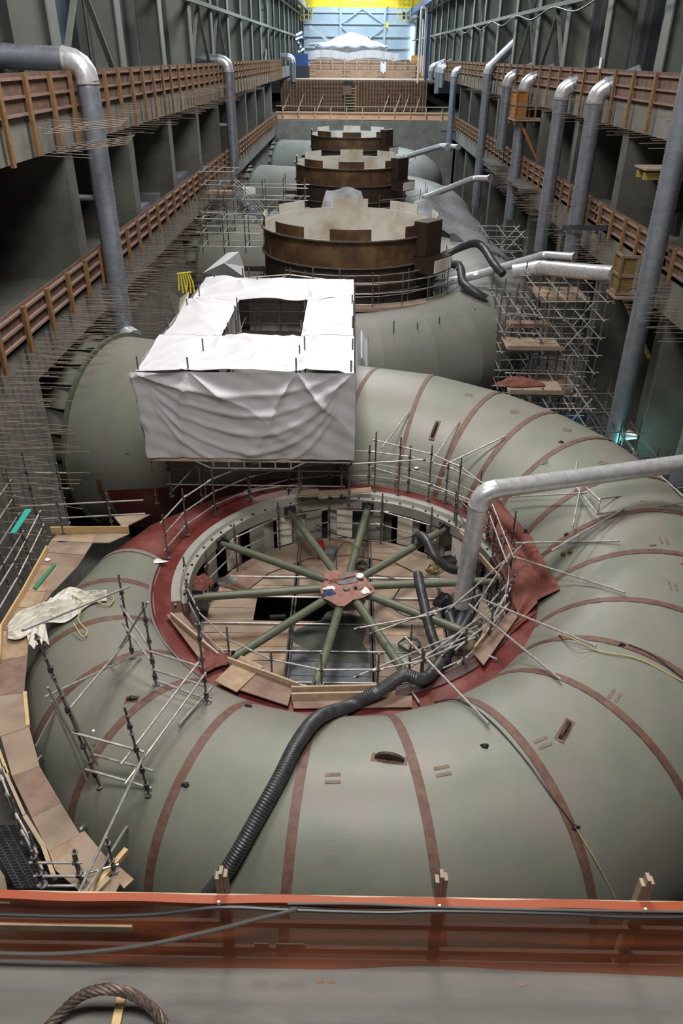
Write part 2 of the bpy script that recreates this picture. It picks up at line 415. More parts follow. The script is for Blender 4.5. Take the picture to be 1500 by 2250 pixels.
# grey edge strip between the dark red nose and the green shell, along the ring
def nosestrip(u, v):
    ph = -128-u*58; r = rr(ph); k = math.asin(HH/r); q = kk(ph); R = RJ+math.sqrt(r*r-HH*HH)*q; a = math.pi-k-.03-v; p = math.radians(ph)
    rho = R+(r+.045)*math.cos(a)*q; return Vector((UC.x+rho*math.cos(p), UC.y+rho*math.sin(p), -HH+(r+.045)*math.sin(a)))
MB().sheet(lambda u, v: nosestrip(u, v*.03*min(1, u*2.2)), 30, 6).build('red_primed_band', 'red', CASE, True)
MB().sheet(lambda u, v: nosestrip(u, .03*min(1, u*2.2)+v*.04), 30, 1).build('edge_strip', 'sealstrip', CASE)
def cross_strip(ph, w, m):
    r = rr(ph); k = math.asin(min(1, HH/r))
    def fn(a, sd):
        q = kk(ph); R = RJ+math.sqrt(max(0, r*r-HH*HH))*q; p = math.radians(ph); rho = R+(r+.022)*math.cos(a)*q
        return Vector((UC.x+rho*math.cos(p), UC.y+rho*math.sin(p), -HH+(r+.022)*math.sin(a)))+Vector((-math.sin(p), math.cos(p), 0))*sd*w
    strip(fn, math.pi-k, -.5, 50, w).build('edge_strip', m, CASE, True)
cross_strip(-186, .06, 'sealstrip')
# ------------------------------------------------------------------ spider in the stay ring
SZ = -.3
sp = thing('bracing_spider', (0,18.3,SZ), 'olive green bracing spider of ten pipes meeting at the hub of the pit', 'brace')
for a, r in [(-172,4.6),(151,4.7),(115,4.75),(81,4.75),(45,4.7),(5,4.6),(-31,4.6),(-67,4.65),(-100,4.6),(-133,4.65)]:
    d = Vector((math.cos(math.radians(a)), math.sin(math.radians(a)), 0)); c = Vector((0,18.3,SZ))
    o = MB().cyl(c+d*.55, c+d*r, .125, 20).build('brace_pipe', 'armgreen', sp, True)
    e = c+d*r; MB().beam(e-d*.02, e+d*.05, .42, .42).build('end_plate', 'darkgrey', o)
    MB().beam(e-d*.3+Vector((0,0,.12)), e+Vector((0,0,.2)), .03, .2).build('end_gusset', 'darkgrey', o)
MB().tube([(0,18.3,SZ-.45),(0,18.3,SZ+.14)], .62, 24).build('hub', 'armgreen', sp, True)
# ------------------------------------------------------------------ other units
DY = [31.0, 62.2, 93.1]
UN = ['second', 'third', 'farthest']
KEEP = ('shell_course','inlet_sleeve','inlet_flange','gusset','ring_top_flange','ring_bottom_flange','stay_vane')
_dusty = {}
for dy, u in zip(DY, UN):
    r = CASE.copy(); COL.objects.link(r); r.location = CASE.location+Vector((0, dy, 0)); WP[r.name] = r.location.copy()
    r['label'] = {'second': 'grey green spiral case under the nearest brown pit liner', 'third': 'dusty spiral case under the middle of the three pit liners', 'farthest': 'dusty spiral case under the farthest small looking pit liner'}[u]
    for c in [c for c in bpy.data.objects if c.parent == CASE and c.name.split('.')[0] in KEEP]:
        k = c.copy(); k.parent = r; COL.objects.link(k)
        if 'label' in k and k.name.startswith('shell'): del k['label']
        if c.data.materials[0].name.startswith(('green_primer', 'red_primer')):
            if c.name not in _dusty:
                d = c.data.copy(); d.materials[0] = MT['shell_dusty']; _dusty[c.name] = d
            k.data = _dusty[c.name]
def make_liner(dy, label, gap):
    c = Vector((0, 18.4+dy, 0)); t = thing('pit_liner', (c.x, c.y, .1), label, 'pit liner', 'rusty pit liners standing on the spiral cases'); r0 = 5.42
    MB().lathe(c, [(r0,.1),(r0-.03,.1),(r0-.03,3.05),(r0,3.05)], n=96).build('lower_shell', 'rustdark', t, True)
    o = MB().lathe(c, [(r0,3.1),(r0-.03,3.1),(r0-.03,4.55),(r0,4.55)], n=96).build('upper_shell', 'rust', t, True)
    MB().lathe(c, [(r0-.07,.1),(r0-.04,.1),(r0-.04,4.58),(r0-.07,4.58)], n=96).build('inner_face', 'cream', t, True, 'cream painted inner face')
    for z in (.15, 1.6, 3.03): MB().lathe(c, [(r0,z),(r0+.17,z),(r0+.17,z+.06),(r0,z+.06)], n=96).build('stiffener_ring', 'steeledge', t, True)
    MB().lathe(c, [(r0-.04,4.52),(r0+.2,4.52),(r0+.2,4.6),(r0-.04,4.6)], n=96).build('top_ring', 'steeledge', t, True)
    for k in range(18): 
        a = math.radians(k*20+7); d = Vector((math.cos(a), math.sin(a), 0)); MB().beam(c+d*(r0+.04)+Vector((0,0,3.1)), c+d*(r0+.04)+Vector((0,0,4.5)), .03, .1, (d.y,-d.x,0)).build('stiffener', 'rust', t)
    for k in range(8): # upstanding tab plates, rusty outside and cream inside
        a = -90+k*45+(0 if k in (0,4) else 3); hw = 12.5
        h = .58
        p = MB().lathe(c, [(r0-.03,4.6),(r0,4.6),(r0,4.6+h),(r0-.03,4.6+h)], a-hw, a+hw, n=10).build('tab_plate', 'rust', t, True)
        MB().lathe(c, [(r0-.06,4.5),(r0-.035,4.5),(r0-.035,4.6+h-.01),(r0-.06,4.6+h-.01)], a-hw, a+hw, n=10).build('tab_inner_face', 'cream', p, True, 'cream painted inner face')
    a = math.radians(-38); d = Vector((math.cos(a), math.sin(a), 0)); e = Vector((-d.y, d.x, 0)); b = c+d*(r0+.3)
    MB().box(b+Vector((0,0,4.45)), (.9,1.6,1.9), a).build('pipe_box', 'rustdark', t)
    MB().box(b+d*.5+Vector((0,0,3.05)), (1.3,2.0,.85), a).build('box_ledge', 'rustdark', t)
    MB().box(b+d*1.17+Vector((0,0,3.05)), (.04,1.8,.7), a).build('ledge_opening', 'cream', t, label='pale open end of the ledge box')
    for zz, L in ((3.6,1.3),(2.6,1.6)):
        a2 = math.radians(176); d2 = Vector((math.cos(a2), math.sin(a2), 0)); MB().beam(c+d2*(r0)+Vector((0,-1.2,zz-1.7)), c+d2*(r0+L)+Vector((0,-1.2,zz-1.7)), .16, .3).build('side_bracket', 'rustdark', t)
    MB().box(c+Vector((-6.3,-.6,.75)), (1.5,4.2,1.3)).build('side_pedestal', 'rustdark', t)
    return t
make_liner(DY[0], 'nearest brown pit liner, largest ring with cream inside and upstanding plates', 0)
make_liner(DY[1], 'middle brown pit liner, between the nearest and the farthest ring', 0)
make_liner(DY[2], 'farthest brown pit liner, smallest looking ring before the concrete wall', 0)
# ------------------------------------------------------------------ hall structure
XL, XR = -11.5, 14.6
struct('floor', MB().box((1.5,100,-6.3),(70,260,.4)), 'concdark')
# near wall full height on the left, then openings under the band
struct('wall_left', MB().b2((XL-1.2,-2,-6.1),(XL,26.2,4.9)).b2((XL-1.2,26.2,3.15),(XL,128,4.9)).b2((XL-1.6,36.6,-6.1),(XL-.8,57.2,3.15))
       .b2((XL-1.6,67.8,-6.1),(XL-.8,88.2,3.15)).b2((XL-1.6,98.8,-6.1),(XL-.8,128,3.15)), 'conc')
struct('wall_right', MB().b2((XR,-2,3.3),(XR+1.3,128,5.2)), 'conc')
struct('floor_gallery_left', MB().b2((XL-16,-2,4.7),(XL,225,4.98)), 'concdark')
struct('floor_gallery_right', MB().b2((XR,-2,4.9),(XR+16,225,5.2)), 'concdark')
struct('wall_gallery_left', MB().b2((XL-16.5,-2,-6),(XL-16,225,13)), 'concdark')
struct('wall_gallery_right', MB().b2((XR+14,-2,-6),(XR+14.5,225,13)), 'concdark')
struct('wall_upper_beam_left', MB().b2((XL-1.0,-2,10.25),(XL,225,11.75)), 'conc')
struct('wall_upper_beam_right', MB().b2((XR,-2,10.25),(XR+1.0,225,11.75)), 'conc')
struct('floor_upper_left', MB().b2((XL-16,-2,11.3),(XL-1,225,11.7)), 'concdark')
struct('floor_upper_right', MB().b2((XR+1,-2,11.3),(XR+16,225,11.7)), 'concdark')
struct('wall_back', MB().b2((XL-1,127.6,-6.1),(XR+1,129,5.05)), 'conc')
struct('wall_far_end', MB().b2((-16,226,0),(22,226.5,34)), 'cladblue')
struct('wall_cladding_left', MB().b2((XL-3.0,-2,11.7),(XL-2.8,226,31)), 'clad')
struct('wall_cladding_right', MB().b2((XR+2.8,-2,11.7),(XR+3.0,226,31)), 'clad')
struct('floor_deck', MB().b2((XL,-6,4.6),(XR,4.5,5.0)), 'deck')
# concrete piers
for i, y in enumerate([23.6+10*k for k in range(0, 11)]+[133+10*k for k in range(9)]):
    nth = ['nearest','second','third','fourth','fifth','sixth','seventh','eighth','ninth','tenth','eleventh','twelfth','thirteenth','fourteenth','fifteenth','sixteenth','seventeenth','eighteenth','nineteenth','twentieth'][i]
    if y < 129:
        MB().b2((XL-4.5,y,4.98),(XL-.25,y+1.05,10.25)).build('concrete_pier', 'concpier', thing=('concrete pier under the upper beam on the left, %s from the camera' % nth, 'pier', 'piers along the left gallery'))
for i, y in enumerate([24.3+10.4*k for k in range(0, 10)]):
    nth = ['nearest','second','third','fourth','fifth','sixth','seventh','eighth','ninth','tenth'][i]
    MB().b2((XR+.3,y,5.2),(XR+4.5,y+1.05,10.25)).build('concrete_pier', 'concpier', thing=('concrete pier under the upper beam on the right, %s from the camera' % nth, 'pier', 'upper piers along the right gallery'))
    MB().b2((XR+.3,y,-6.1),(XR+4.5,y+1.15,3.3)).build('concrete_pier', 'concpier', thing=('tall lower concrete pier rising from the pit floor on the right, %s from the camera' % nth, 'pier', 'lower piers along the right side'))
# ------------------------------------------------------------------ formwork
ORD = ['first','second','third','fourth','fifth','sixth','seventh','eighth','ninth','tenth','eleventh','twelfth','thirteenth','fourteenth','fifteenth','sixteenth','seventeenth','eighteenth','nineteenth','twentieth','twenty-first']
def formwork(X, sgn, y0, y1, zb, zt, label, group, tail=1.3, pitch=1.2, studs='lumberor', plym='plyform', rails=3):
    """sgn: direction towards the hall"""
    t = thing('formwork_panel', (X, y0, zb), label, 'formwork', group)
    MB().b2((X-.02,y0+.02,zb),(X+.02,y1-.02,zt)).build('plywood_face', plym, t)
    for k in range(rails):
        z = zb+.08+(zt-zb-.3)*k/(rails-1); MB().b2((X+sgn*.02,y0,z),(X+sgn*.13,y1,z+.085)).build('waler', 'lumberpink', t)
    n = max(1, int(round((y1-y0)/pitch)))
    for k in range(n):
        y = y0+(k+.5)*(y1-y0)/n+random.uniform(-.06,.06)
        MB().b2((X+sgn*.13,y-.12,zb-tail*random.uniform(.85,1)),(X+sgn*.25,y+.12,zt-.02)).build('stud', studs, t)
    return t
NB = 13
for k in range(NB):
    y0 = 14+k*(210-14)/NB*.6 if 0 else 14+k*9.6; y1 = y0+9.6
    formwork(XL+.05, 1, y0, y1, 11.55, 12.92, 'timber edge formwork on the upper left beam, %s panel from the camera' % ORD[k], 'upper left edge formwork', 1.35, 2.4)
    formwork(XR-.05, -1, y0, y1, 11.55, 12.95, 'timber edge formwork on the upper right beam, %s panel from the camera' % ORD[k], 'upper right edge formwork', 1.35, 2.9)
for k in range(10):
    y0 = 13+k*11.5; y1 = y0+11.5
    formwork(XL+.05, 1, y0, y1, 4.85, 6.05, 'timber edge formwork on the lower left ledge, %s panel from the camera' % ORD[k], 'lower left edge formwork', .5, 2.4, rails=3)
for k in range(10):
    y0 = 13+k*11.5; y1 = y0+11.2
    formwork(XR-.05, -1, y0, y1, 5.1, 6.35, 'timber edge formwork on the lower right ledge, %s panel from the camera' % ORD[k], 'lower right edge formwork', .4, 2.2, rails=3)
# ------------------------------------------------------------------ upper steel
_bw = mat('blue_lit_panel', (.10,.16,.22), .4, 0, (.05,.08,.12), .6); _dw = mat('dark_window', (.012,.016,.022), .3)
for k, (y0, y1, z0, z1) in enumerate([(38.5,44.5,12,19.5),(47.6,49.4,12,17.5),(31,34,13,19)]): struct('window_%d' % (k+1), MB().b2((XL-2.8,y0,z0),(XL-2.7,y1,z1)), _bw)  # blue light glimpsed behind the left wall, painted as flat panels on the cladding
for k, (y0, y1) in enumerate([(36,39.5),(44.8,52.3)]): struct('window_%d' % (k+4), MB().b2((XR+2.7,y0,12),(XR+2.8,y1,21)), _dw)
def hcol(x, y, sgn, i, side):
    t = thing('steel_column', (x, y, 11.7), 'grey green steel wall column above the %s beam, %s from the camera' % (side, ORD[i]), 'column', 'steel wall columns on the %s' % side)
    MB().b2((x-.04,y-.5,11.7),(x+.04,y+.5,31)).build('front_flange', 'steelcol', t)
    MB().b2((min(x-sgn*1.5,x),y-.03,11.7),(max(x-sgn*1.5,x),y+.03,31)).build('web', 'steelcol', t)
    MB().b2((x-sgn*1.5-.04,y-.5,11.7),(x-sgn*1.5+.04,y+.5,31)).build('back_flange', 'steelcol', t)
    MB().b2((x-.15,y-.62,11.7),(x+.15,y+.62,11.85)).build('base_plate', 'steelcol', t)
for i in range(20):
    hcol(XL-.6, 25.9+i*10.05, 1, i, 'left')
    hcol(XR+.6, 23.4+i*10.05, -1, i, 'right')
for i in range(20):
    for sd, x, sgn in (('left', XL-1.1, 1), ('right', XR+1.1, -1)):
        y = (25.9 if sgn > 0 else 23.4)+i*10.05+5
        t = MB().b2((x-sgn*1.2-.12,y-.35,11.7),(x-sgn*1.2+.12,y+.35,31)).build('wall_post', 'steelcol', thing=('slim steel wall post between columns on the %s, %s from the camera' % (sd, ORD[i]), 'post', 'slim wall posts on the %s' % sd))
for sd, x, z, ya in (('left', XL-.45, 16.9, 53), ('right', XR+.45, 16.8, 23)):
    MB().b2((x-.12,ya,z-.14),(x+.12,225,z+.14)).build('wall_girt', 'steelcol', thing=('long horizontal steel girt along the %s wall' % sd, 'beam'))
    MB().b2((x-.12,ya,z+4.3),(x+.12,225,z+4.58)).build('wall_girt', 'steelcol', thing=('upper horizontal steel girt high on the %s wall' % sd, 'beam'))
def xbrace(x, ya, yb, z0, z1, label):
    t = thing('cross_brace', (x, ya, z0), label, 'brace', 'steel cross braces on the upper walls')
    MB().beam((x,ya,z0),(x,yb,z1),.1,.26,(1,0,0)).build('diagonal', 'steelcol', t); MB().beam((x+.1,yb,z0),(x+.1,ya,z1),.1,.26,(1,0,0)).build('diagonal', 'steelcol', t)
xbrace(XL-.9, 36.6, 45.2, 12.2, 20.5, 'large crossed steel brace high on the left above the big bent duct')
xbrace(XL-.9, 66.8, 75.4, 12.2, 21, 'crossed steel brace high on the left, second from the camera')
xbrace(XL-.9, 76.8, 85.4, 12.2, 21, 'crossed steel brace high on the left, third from the camera')
xbrace(XL-.9, 124.2, 133, 12.2, 21, 'small looking crossed steel brace on the left near the far end')
xbrace(XR+.9, 24.2, 33, 12.2, 21, 'large steel brace at the upper right corner of the view')
xbrace(XR+.9, 64.2, 73, 12.2, 21, 'crossed steel brace behind the diagonal duct on the right wall')
xbrace(XR+.9, 74.2, 83, 12.2, 21, 'crossed steel brace on the right wall, just past the diagonal duct')
xbrace(XR+.9, 104.2, 113, 12.2, 21, 'crossed steel brace on the right wall, fourth from the camera')
MB().b2((XL+.6,60,22.1),(XL+1.3,225,23.2)).build('crane_rail_beam', 'steelcol', thing=('grey crane runway beam along the left wall', 'beam'))
MB().b2((XR-1.5,60,21.5),(XR-.8,225,22.7)).build('crane_rail_beam', 'craneblue', thing=('blue crane runway beam along the right wall', 'beam'))
# ------------------------------------------------------------------ tools for placing on real depths
def surf(x, y, lift=.0, z=None):
    p, n = hit(x, y)
    if p is None or (z is not None and p.z < z): return atz(x, y, 0 if z is None else z)+Vector((0,0,lift))
    return p+n*lift
def nearaxis(px, py, ax):
    """point on the view ray nearest to the vertical line through ax"""
    r = ray(px, py); A = Vector((ax[0], ax[1], 0)); w0 = EYE-A
    b = r.z; d = r.dot(w0); e = w0.z
    t = (b*e-d)/(1-b*b)
    return EYE+r*t
def pole(name, p, q, parent, r=.03, m='pipe', n=8):
    return MB().cyl(p, q, r, n).build(name, m, parent, True)
def post_mesh(p, z1, r=.026, ros=.5, lean=(0,0)):
    q = Vector((p[0]+lean[0], p[1]+lean[1], z1)); p = Vector(p); mb = MB().cyl(p, q, r, 8); L = (q-p).length; k = .35
    d = (q-p)/L
    while k < L-.1: c = p+d*k; mb.cyl(c-d*.008, c+d*.008, .06, 8); k += ros
    mb.cyl(p-d*.0, p+d*.03, .09, 8); return mb
def post(p, z1, parent, m='pipedark', **k): return post_mesh(p, z1, **k).build('post', m, parent, True)
def ledger(p, q, parent, m='pipe', over=.12, clamps=True):
    p, q = Vector(p), Vector(q); d = (q-p).normalized(); o = MB().cyl(p-d*over, q+d*over, .025, 8).build('ledger', m, parent, True)
    if clamps: MB().cyl(p-d*.045, p+d*.045, .045, 8).cyl(q-d*.045, q+d*.045, .045, 8).build('coupler', 'coupler', o, True)
    return o
def quadboard(name, pts, th, m, label, cat, group=None):
    mb = MB(); top = [Vector(p) for p in pts]; bot = [p-Vector((0,0,th)) for p in top]; n = len(top)
    mb.add(top+bot, [tuple(range(n)), tuple(range(n, 2*n))[::-1]]+[(i+n, (i+1) % n+n, (i+1) % n, i) for i in range(n)])
    return mb.build(name, m, thing=(label, cat, group))
def plumb(a, r, z): a = math.radians(a); return Vector((UC.x+r*math.cos(a), UC.y+r*math.sin(a), z))
# ------------------------------------------------------------------ deck inside the pit
ZD = -1.72
rows = [(-4.4,-1.75),(-1.6,.75),(.9,3.05),(3.15,4.6)]
y = 14.1; k = 0
while y < 22.7:
    for ci, (x0, x1) in enumerate(rows):
        dy = y+.3-18.4; R = 4.5
        if abs(dy) >= R: continue
        lim = math.sqrt(R*R-dy*dy); a, b = max(x0, -lim), min(x1, lim)
        if b-a < .5: continue
        if ci in (0,) and 18.2 < y < 19.4: a, b = -4.4, -2.9                # dark opening left of the hub
        if ci == 1 and 18.2 < y < 19.4: a, b = -.2, .75
        m = random.choice(['plydull','plydull','ply','plyred','plydull']); nm, lab, ct, gp = 'deck_board', 'worn plywood board laid in the deck below the bracing spider', 'board', 'deck boards inside the pit'
        if ci == 1 and y < 16.8: m, nm, lab, ct, gp = 'grate', 'steel_plank', 'grey perforated steel plank in the pit deck near its front edge', 'plank', 'steel planks in the pit deck'
        MB().box(((a+b)/2, y+.3, ZD-.02), (b-a-.02, .59, .04), random.uniform(-.006,.006)).build(nm, m, thing=(lab, ct, gp))
    y += .61
MB().box((.2,18.4,-4.2),(11.2,11.2,.1)).build('shaft_floor', 'concdark', thing=('dark concrete floor seen far down through gaps in the pit deck', 'floor'))
# big sheets around the back and sides of the deck
for a0, a1, m in [(62,88,'plydull'),(88,112,'ply'),(112,137,'plydull'),(137,158,'plyred'),(36,62,'plydull'),(14,36,'plyred'),(-8,14,'plydull')]:
    quadboard('plywood_sheet', [plumb(a0,3.6,ZD+.06), plumb(a0,4.66,ZD+.07), plumb((a0+a1)/2,4.68,ZD+.07), plumb(a1,4.66,ZD+.07), plumb(a1,3.6,ZD+.06)], .03, m, 'large plywood sheet around the rim of the pit deck', 'board', 'sheets round the pit deck edge')
# deck level support tubes
t = thing('deck_scaffold_tubes', (0,18.4,ZD), 'scaffold tubes running across the pit deck between board bays', 'scaffold')
for x in (-1.68,.82,3.1):
    for o in (-.05,.05):
        L = math.sqrt(4.5**2-x*x); pole('tube', (x+o,18.4-L,ZD+.05), (x+o,18.4+L,ZD+.05), t, .03, 'pipedark')
for y in (14.9,15.6,16.9,18.15,19.5,20.6): 
    L = math.sqrt(4.5**2-(y-18.4)**2); pole('tube', (-L,y,ZD+.06), (L,y,ZD+.06), t, .028, 'pipe')
for x in (-2.7,-2.1,-1.2): pole('brace', (x,18.3,ZD-.1), (x+.9,19.3,ZD-1.0), t, .028, 'pipedark')
# inner guard rail
def guard(label, angs, r, zb, zt, rails, m='pipedark', lean=0., group=None, overs=.25, base=None):
    t = thing('guard_rail', tuple(plumb(angs[0], r, zb)), label, 'scaffold', group)
    for i, a in enumerate(angs):
        post(plumb(a, r, zb), zt+random.uniform(-.12,.2), t, m)
    for a, b in zip(angs, angs[1:]):
        for z in rails: ledger(plumb(a,r,z)+Vector((0,0,.0)), plumb(b,r,z), t, over=random.uniform(.05,overs))
    return t
guard('front scaffold guard rail inside the ring, over the pale toe boards', [-148,-130,-113,-97,-80,-66], 4.72, ZD, 1.0, (-.55,-.05,.6), overs=.2)
guard('left inner guard rail between the ring and the olive pipes', [-172,-159,-148], 4.75, ZD, 1.0, (-.3,.3,.8))
guard('back inner guard rail standing before the grey striped ring wall', [168,146,122,98,74,50], 4.5, ZD, .35, (-.85,-.3))
guard('right inner guard rail tangled with black hoses', [-66,-50,-36,-20,-4,12], 4.8, ZD, 1.0, (-.5,.1,.7), overs=.5)
guard('tall outer guard rail along the back of the ring, in front of the red band', [172,158,143,128,112,97,82,67,52,38], 5.62, .05, 1.75, (.45,.95,1.45), overs=.2)
t = thing('guard_rail', tuple(atz(1000,1400,.3)), 'criss-crossing guard rail tubes at the front right of the ring, over the black hoses', 'scaffold')
for a, b, z0, z1 in [((787,1380),(950,1350),.4,.5),((985,1340),(1147,1198),.6,.9),((975,1436),(1128,1268),.2,.6),((785,1485),(1052,1374),0,.3),((940,1350),(1060,1305),.5,.6),((820,1390),(960,1340),.2,.4),((870,1490),(1090,1330),.1,.5),((880,1462),(1035,1395),.1,.3),((1040,1340),(1125,1210),.5,.9),((1055,1400),(1120,1290),.1,.5),((1115,1240),(1075,1130),.9,1.1),((1080,1105),(1130,1230),1.2,1.0)]: ledger(atz(*a,z0), atz(*b,z1), t)
for x, y, zt in [(900,1440,.9),(897,1500,.7),(1015,1470,.6),(1050,1420,.8),(1090,1350,1.1),(1118,1270,1.2),(1120,1215,1.4)]:
    q_ = atz(x, y, -.2); post((q_.x,q_.y,-1.2), zt, t)
# inward lacing of dark tubes by the right side
t = thing('tube_bundle', (4.6,19.5,ZD), 'bundle of dark scaffold tubes leaning behind the vertical silver duct', 'scaffold')
for k in range(14):
    a = 8+k*2.6; p = plumb(a, 4.85+.12*(k % 3), ZD+random.uniform(-.3,.3)); post_mesh(p, .6+random.uniform(0,.7), lean=(random.uniform(-.15,.15),random.uniform(-.1,.1))).build('post', 'pipedark', t, True)
for k in range(8):
    a = 5+k*4; ledger(plumb(a, 4.9, random.uniform(-1,.9)), plumb(a+random.uniform(10,16), 4.95, random.uniform(-1,.9)), t, 'pipedark')
# tubes lying out over the shell from the ring on the right
tl = ['short','long','dusty','bare','thin']
free = [((775,535),(1060,600),'x')]
def freepole(a, b, za, label, dz=.12, m='pipe', zb=None):
    A = atz(a[0], a[1], za); B = (surf(b[0], b[1], dz) if zb is None else atz(b[0], b[1], zb))
    MB().cyl(A, B, .03, 10).build('scaffold_tube', m, thing=(label, 'tube', None))
freepole((1128,1193),(1362,1196),.55,'scaffold tube pointing right from the ring, uppermost of the four over the shell')
freepole((1124,1222),(1373,1310),.75,'scaffold tube pointing right from the ring, second from top, crossing the red blanket')
freepole((1060,1317),(1310,1429),.65,'scaffold tube on the right ending beside the yellow rope')
freepole((1030,1328),(1232,1503),.6,'scaffold tube on the right, pointing down to a weld seam')
freepole((890,1400),(1073,1600),.5,'long scaffold tube crossing the front right edge of the ring')
freepole((1212,1210),(1372,1124),1.6,'scaffold tube propped above a small black lug on the right shell')
freepole((838,985),(900,907),1.6,'scaffold tube leaning up the shell beside the white tent')
freepole((948,1015),(1010,928),1.5,'scaffold tube leaning on the shell behind the ring, beside the small lug')
freepole((980,1020),(1110,964),1.5,'scaffold tube lying up the shell, longest of those behind the ring')
freepole((1150,1045),(1205,1016),1.4,'scaffold tube behind the horizontal silver duct')
freepole((320,1232),(432,1240),.15,'scaffold tube lying over the white paint spot on the left')
freepole((385,1328),(410,1325),.2,'short tube end poking out of the ring on the left')
freepole((1068,1438),(1090,1456),.2,'short tube end poking out of the ring at lower right')
freepole((905,1520),(920,1552),.1,'short tube end poking over the ring rim near the hose')
# upper rail run behind the ring
t = thing('guard_rail', tuple(atz(833,968,2.0)), 'scaffold rail stepping down the shell from the tent to the silver duct', 'scaffold')
pts = [atz(x, y, z) for x, y, z in [(826,968,2.1),(880,981,2.0),(948,998,1.9),(1012,1026,1.8),(1062,1064,1.7)]]
for a, b in zip(pts, pts[1:]): ledger(a, b, t)
for p, d in zip(pts[:4], (2.1,2.0,1.9,1.8)): post((p.x, p.y, .1), p.z+.35, t)
pts = [atz(x, y, z) for x, y, z in [(820,1028,.9),(948,1065,.85),(1060,1110,.8)]]
for a, b in zip(pts, pts[1:]): ledger(a, b, t)
# grey / cream striped inner wall panels are the vanes; timber pieces on the ring
def ringboard(a0, a1, r0, r1, z, m, label, group=None, th=.03): quadboard('plank', [plumb(a0,r0,z), plumb(a1,r0,z), plumb(a1,r1,z), plumb(a0,r1,z)][::-1], th, m, label, 'plank', group)
def pxboard(pts, z, m, label, name='plywood_sheet', cat='board', group=None, th=.03): return quadboard(name, [atz(x, y, z) for x, y in pts][::-1], th, m, label, cat, group)
pxboard([(470,1497),(530,1440),(645,1500),(632,1550)],.2,'plyred','sloping brown plywood sheet at the front left of the ring, beside the red cloth')
pxboard([(472,1496),(530,1440),(578,1464),(520,1520)],.24,'ply','pale half sheet of plywood on the front left walkway of the ring')
pxboard([(365,1350),(398,1345),(470,1430),(455,1470)],.2,'plyred','narrow brown board along the left rim of the ring')
pxboard([(640,1530),(905,1528),(905,1553),(645,1556)],.12,'plyred','grey brown board under the toe board at the front of the ring')
pxboard([(1040,1435),(1120,1340),(1140,1350),(1062,1462)],.2,'plyred','long brown board on the lower right rim of the ring')
pxboard([(650,1085),(815,1070),(815,1080),(650,1092)],.5,'ply','pale timber plank on the back rail of the ring')
pxboard([(648,1078),(700,1074),(700,1084),(650,1088)],.55,'plydull','short timber on top of the back plank of the ring')
def timber(a, b, z0, z1, w, h, m, label): MB().beam(atz(*a, z0), atz(*b, z1), w, h).build('timber', m, thing=(label, 'timber'))
timber((640,1515),(870,1510),.28,.28,.05,.2,'lumberpale','upper pale toe board across the front of the ring')
timber((640,1530),(868,1525),.2,.2,.05,.2,'lumberpale','lower pale toe board across the front of the ring')
timber((500,1449),(655,1506),.3,.3,.05,.16,'lumberpale','pale toe board above the sloping brown sheet at front left')
timber((375,1350),(480,1440),.3,.3,.05,.14,'lumberpale','pale toe board along the left rim of the ring')
timber((1042,1425),(1115,1330),.3,.3,.05,.14,'lumberpale','pale toe board along the lower right rim of the ring')
timber((960,1115),(1100,1275),-.2,-.2,.05,.2,'lumberpale','pale toe board behind the vertical silver duct')
def inwall():
    for k in range(10):
        a = 158-k*13.4
        MB().lathe(UC, [(4.78,-1.7),(4.82,-1.7),(4.82,-.5),(4.78,-.5)], a-3.4, a+3.4, n=4).build('grey_panel', 'cream' if k % 2 else 'ringgrey', CASE, True, 'pale painted patch on the ring wall')
inwall()
# ------------------------------------------------------------------ things on the hub and deck
def blob(c, rx, ry, rz, m, name, label, cat, seed=0, sub=14, amp=.25, group=None, flat=True):
    rnd = random.Random(seed); ph = [rnd.uniform(0,6.28) for _ in range(8)]; mb = MB(); vs = []; n = sub*2
    for i in range(sub+1):
        v = i/sub
        for j in range(n):
            u = 2*math.pi*j/n; r = v*(1+amp*(math.sin(3*u+ph[0])*.5+math.sin(5*u+ph[1])*.35+math.sin(8*u+ph[2])*.2))
            h = math.cos(v*math.pi/2)**.7*(1+.35*math.sin(4*u+v*7+ph[3])*v)+.16*math.sin(9*u*(1 if v > .3 else 0)+6*v+ph[4])*v*(1-v)*3
            vs.append((c[0]+rx*r*math.cos(u), c[1]+ry*r*math.sin(u), c[2]+max(.005, rz*h)))
    fs = [(i*n+j, i*n+(j+1) % n, (i+1)*n+(j+1) % n, (i+1)*n+j)[::-1] for i in range(sub) for j in range(n)]
    return mb.add(vs, fs).build(name, m, None, True, thing=(label, cat, group))
HZ = SZ+.16
c = atz(757,1290,HZ)
blob((c.x,c.y,HZ),.78,.82,.09,'blankdusty','fire_blanket','dusty red blanket draped over the hub of the spider','blanket',3,16,.22)
blob((c.x-.28,c.y+.42,HZ+.09),.3,.32,.06,'blankdusty','cloth_fold','folded dusty red cloth on the back of the hub','cloth',5)
blob((c.x+.1,c.y+.26,HZ+.1),.4,.24,.1,'tarpg','tool_bag','dark grey tool bag lying on the hub blanket','bag',8,12,.3)
blob((c.x-.45,c.y-.35,HZ+.02),.22,.2,.1,'navy','work_glove','dark blue work gloves at the left edge of the hub','glove',9,10,.4)
blob((c.x-.42,c.y-.15,HZ+.06),.2,.1,.06,'white','rag','white rag beside the blue gloves on the hub','rag',10,10,.4)
blob((c.x+.62,c.y-.22,HZ+.05),.12,.2,.08,'white','rag','crumpled white tape at the right edge of the hub','rag',11,10,.4)
blob((c.x+.5,c.y+.0,HZ+.08),.26,.22,.07,'blankdusty','cloth_fold','orange brown cloth fold on the right of the hub','cloth',12,10,.4)
